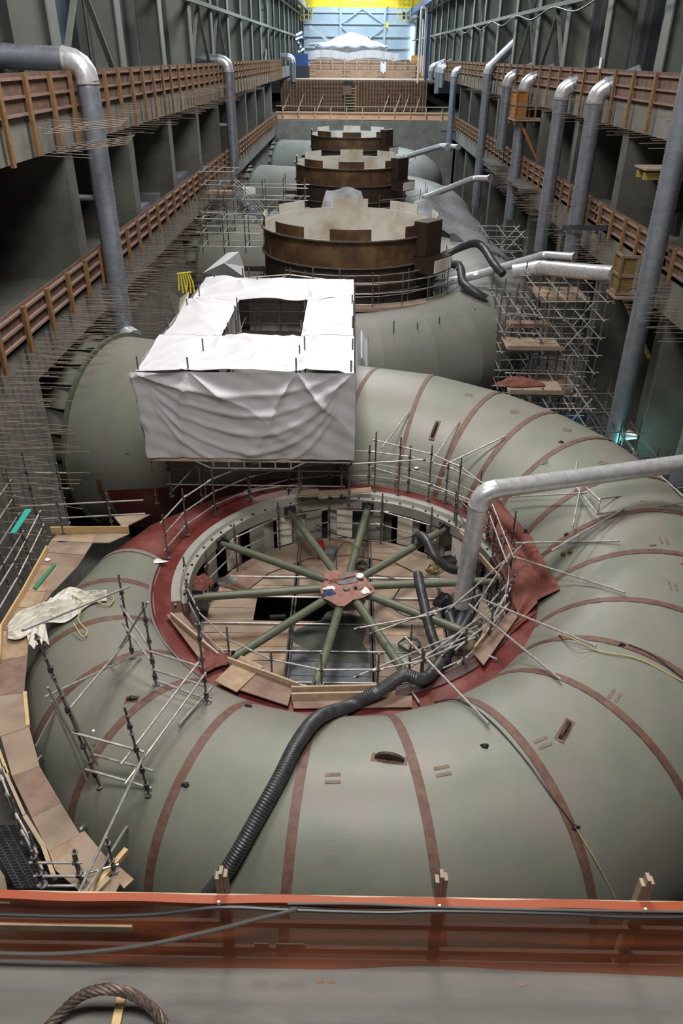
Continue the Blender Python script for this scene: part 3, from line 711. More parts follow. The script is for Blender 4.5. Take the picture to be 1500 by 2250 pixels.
MB().tube([(c.x-.5,c.y+.1,HZ+.16),(c.x-.1,c.y+.13,HZ+.22),(c.x+.4,c.y+.3,HZ+.24)], .02, 8).build('air_hose_end', 'redbox', None, True, thing=('dark red air tool handle lying across the hub','tool'))
MB().disc((c.x+.45,c.y+.28,HZ+.22),.12,.05,16).build('grinder_disc', 'white', None, True, thing=('round white grinding disc on the right of the hub','disc'))
MB().disc((c.x+.05,c.y-.22,HZ+.13),.1,.04,16).build('grinding_wheel', 'tarpg', None, True, thing=('flat grey grinding wheel on the front of the hub','disc'))
MB().disc((c.x+.32,c.y-.17,HZ+.13),.05,.05,12).build('black_cap', 'black', None, True, thing=('small black cap on the front right of the hub','cap'))
def boxthing(px, py, z, d, m, name, label, cat, rz=0): p = atz(px, py, z); return MB().box((p.x,p.y,z+d[2]/2), d, rz).build(name, m, thing=(label, cat))
boxthing(704,1222,ZD,(.25,.45,.55),'redbox','tool_box','tall dark red metal box on the deck behind the hub','box',.2)
boxthing(725,1225,ZD,(.4,.5,.35),'tarpg','stone_block','grey box with stacked mats beside the red box','box',-.2)
p = atz(985,1250,ZD)   # folding chair
ch = thing('folding_chair', (p.x,p.y,ZD), 'small black folding chair on the pit deck beside coiled rope', 'chair')
MB().box((p.x,p.y,ZD+.42),(.42,.4,.03),.3).build('seat', 'black', ch)
MB().box((p.x+.03,p.y+.24,ZD+.72),(.42,.03,.22),.3).build('backrest', 'black', ch)
for sx in (-.2,.2):
    MB().cyl((p.x+sx,p.y+.26,ZD+.82),(p.x+sx,p.y-.22,ZD),.014).build('leg', 'black', ch); MB().cyl((p.x+sx,p.y-.16,ZD+.44),(p.x+sx,p.y+.28,ZD),.014).build('leg', 'black', ch)
def coil(px, py, z, r, m, label, n=5, rt=.02, cat='rope', name='rope_coil'):
    p = atz(px, py, z); pts = [(p.x+(r+.03*math.sin(k*1.7))*math.cos(k*.35)*(1+.1*math.sin(k)), p.y+(r+.03*math.cos(k*1.3))*math.sin(k*.35), z+.03+.012*k/6) for k in range(int(n*18))]
    MB().tube(pts, rt, 6).build(name, m, None, True, thing=(label, cat))
coil(953,1255,ZD,.26,'yrope','tan rope coiled on the pit deck under the vertical duct')
coil(795,1248,ZD,.22,'cabledusty','dark cable coiled just behind the hub',4)
coil(900,1420,ZD+.1,.3,'cabledusty','dark cable coiled on the pit deck at front right',3)
def cable(pts, r, m, label, cat='cable', name='cable'): return MB().tube(smoothpath(pts, .1), r, 8).build(name, m, None, True, thing=(label, cat))
cable([atz(740,1262,-.1),atz(740,1215,-.1),atz(760,1190,0),atz(788,1205,-.1),atz(780,1240,-.15)],.018,'cable','black cable looped over the back pipe of the spider')
cable([atz(820,1262,-.1),atz(880,1280,-.3),atz(860,1330,-1.2),atz(905,1355,-1.6),atz(960,1330,ZD+.05)],.022,'cabledusty','dark cable drooping from the hub to the right deck')
cable([atz(690,1150,-.9),atz(740,1175,-1.2),atz(830,1190,-1.2),atz(900,1180,-1.0),atz(960,1165,-.6)],.018,'cable','black cable strung along the back of the pit')
MB().box((atz(870,1435,ZD).x,atz(870,1435,ZD).y,ZD+.03),(.75,.9,.02),.05).build('green_sheet', mat('green_stained_ply',(.2,.3,.24),.8,0,(.3,.27,.2),4.), thing=('green stained board on the pit deck at front right','board'))
blob(atz(468,1450,.2),.42,.36,.12,'blanket','red_cloth','red cloth bunched on the front left corner of the ring walkway','cloth',21,12,.35)
blob(atz(440,1285,-.6),.35,.4,.3,'blanket','red_cloth','red cloth bunched at the left inside the ring','cloth',22,12,.35)
blob(atz(500,1278,ZD),.4,.35,.12,'tarpg','dark_mat','dark grey mat heaped on the left of the pit deck','mat',23,10,.3)
boxthing(610,1358,ZD+.02,(.5,.1,.1),'black','grinder','black angle grinder on the pit deck left of the hub','tool',.1)
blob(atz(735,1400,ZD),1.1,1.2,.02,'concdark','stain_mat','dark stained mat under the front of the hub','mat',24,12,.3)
# ------------------------------------------------------------------ white tent
tz0, tz1 = 2.0, 5.0; tx0, tx1, ty0, ty1 = -6.75, .17, 22.3, 33.9; ox0, ox1, oy0, oy1 = -4.5, -1.7, 25.8, 30.6
tent = thing('tarp_enclosure', (-3.3,28,tz0), 'white tarp covered scaffold enclosure with a square roof opening', 'tent')
rn = random.Random(4)
def ridge(a): return (1-abs(math.sin(a)))**2.2
def wr(x, y, s=1.):  # creases fanning from the post heads
    v = 0
    for n_, (cx_, cy_, k) in enumerate(((-5.0,22.4,1.),(-1.6,22.4,1.),(-6.7,22.4,.6),(.1,22.4,.8),(-4.6,26.0,.9),(-1.5,26,.9),(-4.9,33.8,1.),(0,33.8,.8),(-6.4,30.5,.9),(-3.1,24.6,.8),(-1.5,30.7,.9),(.1,28,.8))):
        dx, dy = x-cx_, y-cy_; r = math.hypot(dx, dy)+.05; a = math.atan2(dy, dx)
        v += k*ridge(a*3.5+n_*1.3)*min(1, r*1.6)*math.exp(-r*.75)*1.3
    return s*(.12*v+.03*math.sin(x*1.9+y*1.3)+.02*ridge(x*1.3-y*.9)+.02*ridge(y*2.1+x*.4))
def roofz(x, y):
    sag = 0
    return tz1+wr(x, y)+.05*math.sin(max(0,min(1,(x-tx0)/(tx1-tx0)))*math.pi*3)**2-.06*math.sin((y-22.3)*.9)**2
def roofpiece(x0, x1, y0, y1, nx, ny, label=None):
    MB().sheet(lambda u, v: (x0+(x1-x0)*u, y0+(y1-y0)*v, roofz(x0+(x1-x0)*u, y0+(y1-y0)*v)), nx, ny, .015).build('roof_sheet', 'tarpw', tent, True)
roofpiece(tx0+.05, tx1, ty0, oy0, 90, 46); roofpiece(tx0+.35, tx1, oy1, ty1, 90, 40)
roofpiece(tx0+.2, ox0, oy0+.03, oy1-.03, 30, 46); roofpiece(ox1, tx1-.03, oy0+.03, oy1-.03, 26, 46)
def frontwall(u, v):
    x = tx0-.1+(tx1-tx0+.15)*u; z = tz1-(tz1-tz0)*v; d = 0
    heads = (tx0,-5.05,-1.65,tx1)
    zz = tz1-z
    for n_, (hx, k) in enumerate(((tx0,1.),(-5.05,1.2),(-1.65,1.2),(tx1,1.))):   # folds fanning down from the post heads
        dx, dz = x-hx, zz+.02; r = math.hypot(dx, dz); a = math.atan2(dx, dz)
        d += .16*k*ridge(a*2.6+n_*.7+.12*math.sin(r*2))*min(1, r*1.3)*math.exp(-max(0,r-.6)*.22)
    for k in range(5):                                     # slack swags between the two middle posts
        t_ = (x+3.35)/2.6
        if abs(t_) < 1.15:
            arc_ = (.75+.42*k)*max(0, 1-(t_/1.15)**2)**.75+.25*k; d += .09*math.exp(-((zz-arc_)/.12)**2)*max(0, 1-abs(t_)/1.15)**.3
    d += .03*math.sin(x*3.1+z*2.2)*v+.02*math.sin(x*7-z*3)*v+.012*math.sin(z*11+x*5)
    x += .22*v*(1-u)
    return (x+.04*math.sin(z*5)*(1 if u < .05 else 0), ty0-.03-d, z+.02)
MB().sheet(frontwall, 150, 80).build('front_sheet', 'tarpw', tent, True)
MB().sheet(lambda u, v: (tx1+.03+.06*math.sin(u*23+v*4)*v+.03*math.sin(u*50), ty0+(ty1-ty0)*u, tz1-(tz1-tz0-.4)*v), 90, 24).build('side_sheet', 'tarpw', tent, True)
MB().sheet(lambda u, v: (tx0-.02-.06*math.sin(u*21+v*4)*v+(.35*u)+.1*v*0, ty0+(ty1-ty0)*u, tz1-(tz1-tz0-.6)*v), 90, 24).build('side_sheet', 'tarpw', tent, True)
MB().sheet(lambda u, v: (tx0+.35+(tx1-tx0-.35)*u, ty1+.05*math.sin(u*40)*v, tz1-(tz1-tz0-.4)*v), 60, 12).build('back_sheet', 'tarpw', tent, True)
MB().sheet(lambda u, v: (ox0+.05*math.sin(u*17+v*3)-.35*v*(1-u), oy0+(oy1-oy0)*u, tz1-1.9*v), 40, 16).build('opening_flap', 'tarpw', tent, True)
MB().sheet(lambda u, v: (ox0+(ox1-ox0)*u, ty1-.6+.04*math.sin(u*30), tz1-.3-3.4*v), 30, 16).build('opening_flap', 'tarpw', tent, True)
MB().b2((tx0,ty0,tz0-.06),(tx1,ty0+2.6,tz0)).b2((tx0,oy1-1.2,2.75),(tx1,ty1,2.8)).build('deck_boards', 'plydull', tent)
MB().beam((tx0+.1,ty0-.02,tz0-.08),(-1.6,ty0-.02,tz0-.08),.06,.12).build('edge_timber', 'lumberpale', tent)
for x, y in [(tx0+.12,ty0+.12),(-5.05,ty0+.12),(-1.65,ty0+.12),(tx1-.1,ty0+.12),(-4.9,24.3),(-1.65,24.1),(-1.5,24.5),(-4.35,26.3),(-4.3,27.9),(-4.4,29.2),(-6.6,26.8),(-6.4,29.4),(-1.75,26.6),(-1.75,29),(-6.2,31.0),(-4.1,33.6),(-6,33.7),(.12,24.5),(.12,27),(.1,30)]:
    zt = tz1+random.uniform(.28,.5); inside = (ox0-.2 < x < ox1+.2 and 24 < y < 31)
    post_mesh((x,y,.1 if y < 22.5 else 3.6), zt).build('post', 'pipedark', tent, True)
for z in (3.3,3.8,4.3,4.7):
    ledger((ox0,oy1+.6,z),(ox1,oy1+.6,z),tent,'pipedark')
for z in (3.6,4.2): ledger((ox0+.2,oy0,z),(ox0+.2,oy1,z),tent,'pipedark')
for x in (ox0+.5,ox0+.75): pole('ladder_rail',(x,oy1+.5,2.4),(x,oy1+.5,4.9),tent,.025,'pipedark')
for k in range(9): pole('ladder_rung',(ox0+.5,oy1+.5,2.5+k*.28),(ox0+.75,oy1+.5,2.5+k*.28),tent,.015,'pipedark')
post((-2.9,oy1+.6,1.8),4.9,tent); post((-2.9,oy1+.2,2.6),4.7,tent)
# lattice girder and dark underside
g = thing('lattice_girder', (-5.1,ty0-.05,tz0-.25), 'lattice girder of scaffold tube under the front edge of the white tent', 'girder')
pole('chord',(-5.1,ty0-.05,tz0-.12),(.1,ty0-.05,tz0-.12),g); pole('chord',(-4.6,ty0-.05,tz0-.38),(-1.9,ty0-.05,tz0-.38),g)
pole('end_brace',(-5.1,ty0-.05,tz0-.12),(-4.6,ty0-.05,tz0-.38),g); pole('end_brace',(-1.4,ty0-.05,tz0-.12),(-1.9,ty0-.05,tz0-.38),g)
for k in range(6): pole('web',(-4.5+k*.52,ty0-.05,tz0-.12),(-4.5+k*.52,ty0-.05,tz0-.38),g,.03)
t = thing('support_scaffold', (-6,22.6,0), 'dark scaffold legs and beams under the white tent behind the ring', 'scaffold')
for x in (-6.2,-5.0,-3.4,-1.6,-.2): post((x,22.9,.1),1.9,t)
for z in (.6,1.2,1.75): ledger((-6.2,22.9,z),(-.2,22.9,z),t)
ledger((.1,22.4,1.75),(2.6,22.6,1.85),t); ledger((-6.2,22.9,.3),(-5,22.9,1.6),t)
# crumpled sheet hanging behind, small grey tarp tent and the yellow strap
def px3(x, y, z): return atz(x, y, z)
MB().add([px3(445,600,4.2),px3(500,555,4.6),px3(525,553,4.8),px3(535,585,4.0),px3(538,610,3.6),px3(500,612,3.6),px3(440,612,3.7),px3(492,578,4.6)],
  [(0,1,7),(1,2,3,7),(3,4,5,7),(5,6,0,7)]).build('tarp_cover', 'tarpw', thing=('small peaked white tarp cover behind the upper left corner of the tent','tarp'))
MB().add([px3(365,628,4.2),px3(395,655,4.6),px3(415,640,4.6),px3(410,690,4.0),px3(392,700,3.8),px3(385,690,3.6)],[(0,1,2,3,4,5)]).build('torn_tarp', 'canvas', thing=('torn grey tarp corner hanging left of the white tent','tarp'))
c0 = atz(408,622,4.4)
_yb = MB()
for _k in range(6): _yb.tube([c0+Vector((-.3+.1*_k,0,.45-.05*(_k%2))),c0+Vector((-.33+.13*_k,.05,.0)),c0+Vector((-.35+.12*_k+.06*(_k%3),0,-.35-.12*(_k%3)))],.035,6)
_yb.tube([c0+Vector((-.35,0,.42)),c0+Vector((.3,0,.5))],.04,6).build('webbing_sling','yellow',None,True,thing=('bright yellow lifting slings hung left of the white tent','sling'))
MB().sheet(lambda u, v: tuple(atz(775+35*u, 735+(90 if u < .5 else 60)*v+10*math.sin(u*9), 2.6-.9*v-.2*u)), 14, 10).build('tarp_flap','tarpw',None,True,thing=('small white tarp flap hanging off the right corner of the tent','tarp'))
# ------------------------------------------------------------------ left walkway
WZ = .32
W = [([(85,1172),(110,1160),(285,1160),(262,1172)],'ply','lumber'),]
sh = [([(128,1170),(218,1170),(206,1192),(112,1188)],'ply','pale plywood sheet at the back corner of the left walkway'),
 ([(212,1170),(285,1172),(240,1192),(203,1192)],'plydull','brown plywood sheet beside the red nose of the casing'),
 ([(112,1189),(203,1193),(186,1219),(96,1213)],'plydull','grey brown plywood sheet with a blue mark on the left walkway'),
 ([(96,1214),(186,1220),(168,1247),(84,1241)],'plyred','reddish plywood sheet with a small dish on the left walkway'),
 ([(84,1242),(129,1243),(102,1299),(56,1297)],'ply','pale plywood sheet under the green board on the left walkway'),
 ([(129,1243),(167,1247),(119,1297),(102,1297)],'plydull','tapered plywood strip right of the green board on the walkway'),
 ([(56,1298),(101,1300),(82,1336),(35,1334)],'ply','pale plywood sheet just behind the crumpled canvas'),
 ([(101,1297),(118,1297),(88,1338),(83,1336)],'plyred','thin brown strip of plywood behind the crumpled canvas'),
 ([(35,1335),(86,1338),(74,1385),(10,1385)],'plydull','plywood sheet half hidden by the crumpled canvas'),
 ([(8,1386),(68,1386),(60,1440),(0,1452)],'ply','pale plywood sheet in front of the crumpled canvas'),
 ([(0,1453),(60,1441),(53,1521),(-14,1534)],'plyred','dark reddish plywood sheet at the left edge of the photo'),
 ([(-14,1532),(54,1522),(64,1596),(-10,1622)],'plydull','brown plywood sheet of the curved walkway, second below the dark reddish one'),
 ([(2,1619),(64,1597),(87,1683),(26,1705)],'plydull','brown plywood sheet of the curved walkway beside the rail posts'),
 ([(26,1705),(87,1684),(134,1764),(70,1797)],'plyred','brown plywood sheet midway down the curved walkway'),
 ([(70,1797),(134,1765),(176,1833),(106,1870)],'plydull','worn plywood sheet with a dark stain near the lower end of the walkway'),
 ([(106,1870),(176,1834),(190,1860),(160,1895),(122,1912)],'ply','pale plywood sheet with reddish marks at the lower end of the walkway'),
 ([(175,1830),(186,1826),(240,1892),(200,1955),(180,1962),(122,1912),(160,1893)],'plydull','last plywood sheet of the walkway beside the front deck'),
 ([(246,1920),(262,1904),(294,1932),(272,1952)],'ply','small loose pale plywood square at the tip of the walkway'),
 ([(215,1962),(250,1920),(264,1940),(250,1968)],'plydull','short plywood offcut at the tip of the walkway'),
 ([(250,1135),(285,1132),(330,1130),(270,1160)],'plydull','plywood sheet leaning beside the dark red inlet panel')]
for i, (pts, m, lab) in enumerate(sh): pxboard(pts, WZ+.004*(i % 3), m, lab, group=None)
def tim(pts, z, w, h, m, label):
    P = [atz(x, y, z) for x, y in pts]; mb = MB()
    for a, b in zip(P, P[1:]): mb.beam(a, b, w, h)
    mb.build('timber', m, thing=(label, 'timber'))
tim([(112,1165),(283,1163)],WZ+.12,.05,.24,'lumber','yellow toe board along the back end of the left walkway')
tim([(104,1205),(52,1300)],WZ+.12,.05,.22,'lumber','yellow toe board on the outer edge of the walkway beside the green board')
tim([(52,1300),(5,1378)],WZ+.12,.05,.22,'lumber','yellow toe board on the outer edge behind the crumpled canvas')
tim([(4,1378),(0,1450)],WZ+.12,.05,.22,'lumber','yellow toe board at the left edge beside the canvas')
tim([(-2,1650),(18,1704)],WZ+.1,.06,.16,'lumber','yellow toe board, upper of two on the lower walkway')
tim([(8,1690),(55,1795)],WZ+.1,.06,.16,'lumberpale','pale toe board, middle length of the lower walkway')
tim([(55,1795),(95,1860),(120,1930)],WZ+.1,.08,.12,'lumberpale','pale toe board along the last stretch of the lower walkway')
tim([(55,1522),(62,1596)],WZ-.02,.08,.1,'lumber','yellow edge timber on the inner side of the walkway')
tim([(195,1966),(278,1868)],WZ+.05,.1,.12,'lumber','pale timber poking up at the tip of the walkway')
tim([(205,1966),(240,1930)],WZ+.05,.1,.1,'lumberpale','short timber at the tip of the walkway')
pxboard([(118,1238),(123,1240),(80,1293),(72,1290)],WZ+.06,'greenboard','green painted board lying on the pale walkway sheet',name='painted_board',th=.03)
pxboard([(56,1118),(70,1118),(35,1170),(22,1171)],2.3,'teal','bright teal board standing by the rails at far left',name='painted_board',th=.02)
blob(atz(104,1230,WZ+.02),.09,.07,.06,'white','metal_dish','small white metal dish on the reddish walkway sheet','dish',31,8,.1)
blob(atz(136,1190,WZ+.02),.16,.03,.03,'blue','blue_strap','blue strap on the walkway near its back corner','strap',32,6,.1)
# steel planks lower left
t = thing('steel_deck', tuple(atz(40,1880,-.6)), 'perforated steel scaffold planks below the lower left walkway', 'deck')
for k in range(4):
    o = k*20
    pl = [atz(x, y, -.6) for x, y in [(-40+o*.95,1812+o*.0),(-22+o*.95,1812+o*.0),(52+o*1.0,1950),(34+o*1.0,1950)]]
    mb = MB(); mb.add(pl+[p-Vector((0,0,.06)) for p in pl], [(0,1,2,3)[::-1],(0,4,5,1),(1,5,6,2),(2,6,7,3),(3,7,4,0)]); st_ = mb.build('steel_plank','grate',t)
    hb = MB(); a0, b0, c0_, d0 = pl
    for r_ in range(22):
        for q_ in range(3):
            v = (r_+.5)/22; u = (q_+.7)/4.2; P = a0.lerp(d0, v).lerp(b0.lerp(c0_, v), u)+Vector((0,0,.004)); hb.disc(P, .026, .006, 8)
    hb.build('perforations','black',st_)
pxboard([(-20,1880),(10,1925),(22,1985),(-20,1985)],-.4,'plydull','brown plywood at the bottom left corner beyond the orange net')
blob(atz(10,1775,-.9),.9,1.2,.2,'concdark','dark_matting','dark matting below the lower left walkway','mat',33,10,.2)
# walkway rails on the outer side
def rails(label, base, z0, zt, zr, over=.2, rot=None):
    t = thing('guard_rail', tuple(atz(base[0][0], base[0][1], z0)), label, 'scaffold'); P = [atz(x, y, z0) for x, y in base]
    for p in P: post(p, zt+random.uniform(-.1,.25), t)
    for a, b in zip(P, P[1:]):
        for z in zr: ledger(a+Vector((0,0,z-z0)), b+Vector((0,0,z-z0)), t, over=over)
    return t
rails('guard rail along the back end of the left walkway', [(140,1172),(248,1166)], WZ, 1.6, (.9,1.4), 1.1)
rails('guard rail on the outer side of the left walkway behind the canvas', [(100,1190),(72,1250),(48,1300),(-8,1400)], WZ, 1.5, (.85,1.35), .2)
rails('dark scaffold standards and rails at the far left beside the wall', [(60,1220),(20,1290),(-30,1370)], -1.5, 1.8, (-.6,.1,.8,1.4), .2)
t = rails('guard rail on the outer side of the lower left walkway', [(-6,1640),(22,1765),(55,1850),(95,1925)], WZ-.3, 1.2, (.45,.95), .2)
rails('end guard rail at the lower tip of the left walkway', [(95,1945),(180,1945)], WZ, 1.35, (.6,1.0,.3), .12)
rails('scaffold frame poking above the walkway tip', [(182,1935),(252,1915)], WZ, 1.2, (.5,), .1)
rails('scaffold below the left wall beside the inlet flange', [(20,1150),(85,1150),(150,1150)], -.5, 2.3, (.9,1.5), .3)
# ------------------------------------------------------------------ near scaffold tower on the shell
t = thing('access_scaffold', tuple(surf(300,1600)), 'open scaffold frame standing on the shell at lower left', 'scaffold')
PB = {'A':(220,1728),'B':(327,1746),'C':(343,1505),'D':(455,1545),'E':(292,1445)}; PT = {'A':(78,1393),'B':(273,1553),'C':(313,1322),'D':(433,1362),'E':(260,1262)}
PX = {}
for k in PB:
    b = surf(*PB[k]); top = nearaxis(PT[k][0], PT[k][1], (b.x,b.y)); PX[k] = b
    post((b.x,b.y,b.z), top.z, t, lean=(top.x-b.x, top.y-b.y))
def onp(px, py, k):
    b = PX[k]; return nearaxis(px, py, (b.x,b.y))
for (a, ka, b, kb) in [((50,1385),'A',(285,1288),'E'),((98,1532),'A',(312,1432),'E'),((150,1560),'A',(282,1404),'E'),((160,1610),'A',(316,1652),'B'),((205,1658),'A',(336,1694),'B'),((187,1690),'A',(333,1732),'B'),
    ((325,1430),'C',(450,1468),'D'),((333,1470),'C',(452,1508),'D'),((345,1496),'C',(465,1540),'D'),((265,1680),'B',(436,1455),'D'),((275,1722),'B',(452,1478),'D'),((115,1540),'A',(190,1714),'A'),((108,1470),'A',(215,1680),'A'),
    ((265,1330),'E',(330,1425),'C'),((268,1368),'E',(345,1470),'C'),((325,1322),'C',(235,1470),'E'),((105,1510),'A',(195,1690),'A')]:
    MB().cyl(onp(*a,ka), onp(*b,kb), .028, 8).build('ledger','pipe',t,True)
for k in PB:
    for s in (.1,.3,.55,.8):
        b = PX[k]; top = nearaxis(PT[k][0],PT[k][1],(b.x,b.y)); c = b.lerp(top, s); MB().box(c,(.1,.08,.1),.4).build('coupler','coupler',t)
freepole((170,1968),(318,1655),.6,'long scaffold tube running from the walkway tip up to the near frame',zb=1.6)
freepole((180,1975),(287,1815),.9,'short scaffold tube over the walkway tip, right of the long one')
freepole((78,1640),(128,1565),.1,'dark scaffold tube leaning between the walkway and the shell',m='pipedark')
freepole((465,1510),(395,1602),.9,'scaffold tube trailing from the near frame towards the seam')
freepole((50,1524),(70,1524),.2,'small tube stub clamped to the shell, uppermost beside the walkway')
freepole((83,1668),(102,1660),.2,'small tube stub clamped to the shell, middle one beside the walkway')
freepole((178,1820),(196,1808),.2,'small tube stub clamped to the shell, lowest beside the walkway')
freepole((205,1605),(213,1638),1.,'short white painted tube end standing in the near scaffold',m='white')
# crumpled canvas
def canv(u, v):
    x = 18+(235-18)*u; mid = 1392-78*u-12*math.sin(u*3); hw = 30*math.sin(math.pi*min(1,max(0,u*.86+.1)))**.6+8*math.sin(u*13)
    y = mid+(v-.5)*2*hw
    p = surf(x, y, .05, z=WZ+.05)
    q_ = Vector((u*2.2+v*1.2, v*3.2-u*.8, 3.)); n1 = noise.noise(q_*1.3); n2 = noise.noise(q_*2.7+Vector((5,1,0))); n3 = noise.noise(Vector((u*9+v*3, v*5, 9)))
    h = .42*(1-abs(n1)*2.2)*math.sin(math.pi*v)**.6*math.sin(math.pi*u)**.4*.6+.08*(1-abs(n2)*3)*math.sin(math.pi*v)+.03*(1-abs(n3)*3); h = max(.01, h)
    if 0 in (u, v) or u == 1 or v == 1: h = .02
    return p+Vector((0,0,h))
MB().sheet(canv, 110, 60).build('canvas_sheet','canvas',None,True,thing=('crumpled cream canvas sheet spilled over the walkway edge onto the shell','tarp'))
MB().sheet(lambda u, v: surf(55+45*u+10*v, 1370+55*v+6*math.sin(u*6), .06, z=WZ)+Vector((0,0,.12*abs(math.sin(u*9+v*4)))), 16, 20).build('canvas_corner','canvas',None,True,thing=('hanging corner of the cream canvas at the walkway edge','tarp'))
cable([surf(222,1313,.1),surf(250,1318,.1),surf(240,1335,.08),surf(215,1330,.12)],.018,'yrope','loop of pale rope at the upper end of the cream canvas','rope','rope')
cable([surf(165,1325,.35),surf(190,1345,.3),surf(180,1375,.25),surf(195,1395,.12),surf(185,1405,.1),surf(170,1385,.25)],.018,'yrope','pale rope hanging down the middle of the cream canvas','rope','rope')
blob(surf(342,1234,.02),.3,.12,.02,'white','paint_spill','white splash on the shell under a lying tube, left of the ring','spill',41,10,.4)
# ------------------------------------------------------------------ red blanket on the right of the ring
inn = [(1015,1100),(1045,1140),(1068,1175),(1085,1215),(1103,1265),(1118,1305),(1130,1345)]
out = [(1095,1095),(1128,1135),(1165,1175),(1195,1225),(1233,1297),(1180,1332),(1137,1370)]
def lerp2(L, t_):
    f = t_*(len(L)-1); i = min(int(f), len(L)-2); f -= i; return (L[i][0]+(L[i+1][0]-L[i][0])*f, L[i][1]+(L[i+1][1]-L[i][1])*f)
def bl(u, v):
    a, b = lerp2(inn, u), lerp2(out, u); x, y = a[0]+(b[0]-a[0])*v, a[1]+(b[1]-a[1])*v
    return surf(x, y, .07+.05*math.sin(u*19+v*5)+.035*math.sin(v*13-u*7)+.1*max(0,math.sin(v*3.1))*(.5+.5*math.sin(u*9)), z=.1)
MB().sheet(bl, 60, 26).build('fire_blanket','blanket',None,True,thing=('large rust red fire blanket draped from the ring over the right shell','blanket'))
def bl2(u, v):
    x = 1130-70*u+v*(55-40*u); y = 1370+85*u-v*(30-10*u)
    return surf(x, y, .05+.03*math.sin(u*14+v*3), z=.05)
MB().sheet(bl2, 24, 10).build('blanket_strip','blanket',None,True,thing=('narrow strip of red blanket hanging below the large one at lower right of the ring','blanket'))
for x, y, m, lab in [(1165,1290,'white','white paper scrap on the red blanket near its lower tip'),(1158,1160,'blue','blue scrap on the upper part of the red blanket'),(1168,1322,'white','small white scrap at the bottom fold of the red blanket')]:
    blob(surf(x, y, .14),.07,.09,.02,m,'scrap',lab,'scrap',x,6,.3)
blob(surf(915,1028,.03),.09,.07,.03,'white','paper_scrap','white paper scrap on the shell behind the ring','scrap',55,6,.3)
cable([surf(1150,1405,.05),surf(1230,1398,.04),surf(1310,1432,.04),surf(1400,1450,.04),surf(1499,1500,.04)],.018,'yrope','yellow rope lying across the right shell','rope','rope')
cable([surf(955,1545,.04),surf(1010,1543,.04),surf(1080,1590,.04),surf(1160,1680,.04),surf(1210,1750,.04),surf(1262,1820,.05)],.016,'cable','thin black wire lying along the front right weld seam')
cable([surf(1262,1820,.05),surf(1310,1900,.05),surf(1360,1995,.05)],.013,'yrope','thin olive cord running from a black clip to the front deck','rope','rope')
cable([surf(1380,1418,.04),surf(1430,1440,.04),surf(1480,1478,.04),surf(1520,1510,.04)],.016,'cable','thin black wire along the right seam beside the yellow rope')
for x, y, lab in [(1262,1818,'black clip joining wire and cord on the front right shell'),(1366,1418,'small black clamp on the right seam'),(1065,1640,'bent black wire scrap on the front shell'),(1245,1175,'black clamp under a tube on the right shell'),(408,1725,'small rusty clamp on the front left seam'),(1232,972,'small dark clamp on the seam near the right edge of the shell'),(545,1553,'small brown bolt pair at the top of the front left seam')]:
    blob(surf(x, y, .01),.09,.06,.06,'black','clamp',lab,'clamp',x,6,.4)
for x, y, lab in [(1238,1219,'round rusty plug on the right shell, left of a pair'),(1253,1214,'round rusty plug on the right shell, right of a pair')]:
    p = surf(x, y, .03); MB().disc(p,.07,.07,14).build('pipe_plug','rust',None,True,thing=(lab,'plug'))
# scaffold on the right shell under the duct
t = thing('access_scaffold', tuple(surf(1262,1180)), 'light scaffold frame on the right shell below the horizontal duct', 'scaffold')
for a, b in [((1258,1157),(1275,1070)),((1288,1072),(1318,1100)),((1318,1096),(1500,1072)),((1262,1065),(1312,1130)),((1312,1130),(1318,1095)),((1120,1092),(1288,1083)),((1450,1045),(1500,1090)),((1258,1065),(1268,1015)),((1312,1130),(1500,1105))]:
    A = surf(*a, .25); B = surf(*b, .35); A.z = max(A.z, 1.2); B.z = max(B.z, 1.6)
    A, B = atz(*a, A.z), atz(*b, B.z); MB().cyl(A, B, .028, 8).build('ledger','pipe',t,True)
# ------------------------------------------------------------------ black hoses
def hose(pts, r, label, pitch=.06): return ribbed(smoothpath(pts, .05), r, pitch, r*.075, 14).build('ribbed_hose','hose',None,True,thing=(label,'hose'))
hose([surf(425,2020,.2),surf(455,1975,.2),surf(515,1895,.2),surf(572,1800,.2),surf(618,1720,.2),surf(655,1650,.22),surf(700,1600,.24),surf(765,1570,.28),surf(830,1545,.4),surf(885,1517,.5,z=.0),atz(930,1492,.3),atz(968,1455,0),atz(1000,1395,-.7),atz(1020,1340,-1.3)],.165,'long thick black ribbed hose from the front deck over the shell into the ring')
hose([atz(918,1262,.1),atz(922,1285,.2),atz(932,1330,0),atz(945,1385,-.2),atz(962,1430,-.4),atz(985,1475,-.7),atz(1002,1492,-.9)],.15,'black ribbed hose hanging from a spider pipe in the right of the pit')
hose([atz(912,1200,-.3),atz(918,1177,.05),atz(935,1185,.1),atz(955,1222,-.2),atz(985,1248,-.6),atz(1018,1255,-.9)],.15,'black ribbed hose looped over the back right spider pipe')
hose([atz(1035,1262,-.4),atz(1048,1300,-.6),atz(1035,1345,-.7),atz(1005,1400,-.9),atz(985,1440,-1.1)],.14,'black ribbed hose behind the base of the vertical silver duct')
hose([atz(985,1345,-1.2),atz(995,1375,-1.3),atz(1000,1400,-1.5)],.14,'short black ribbed hose stub at the duct base')
for x, y, lab in [(975,1325,'black blower motor left of the duct base'),(1000,1345,'black blower housing under the duct base')]:
    blob(atz(x, y, -1.3),.35,.3,.35,'black','blower',lab,'blower',x,8,.3)
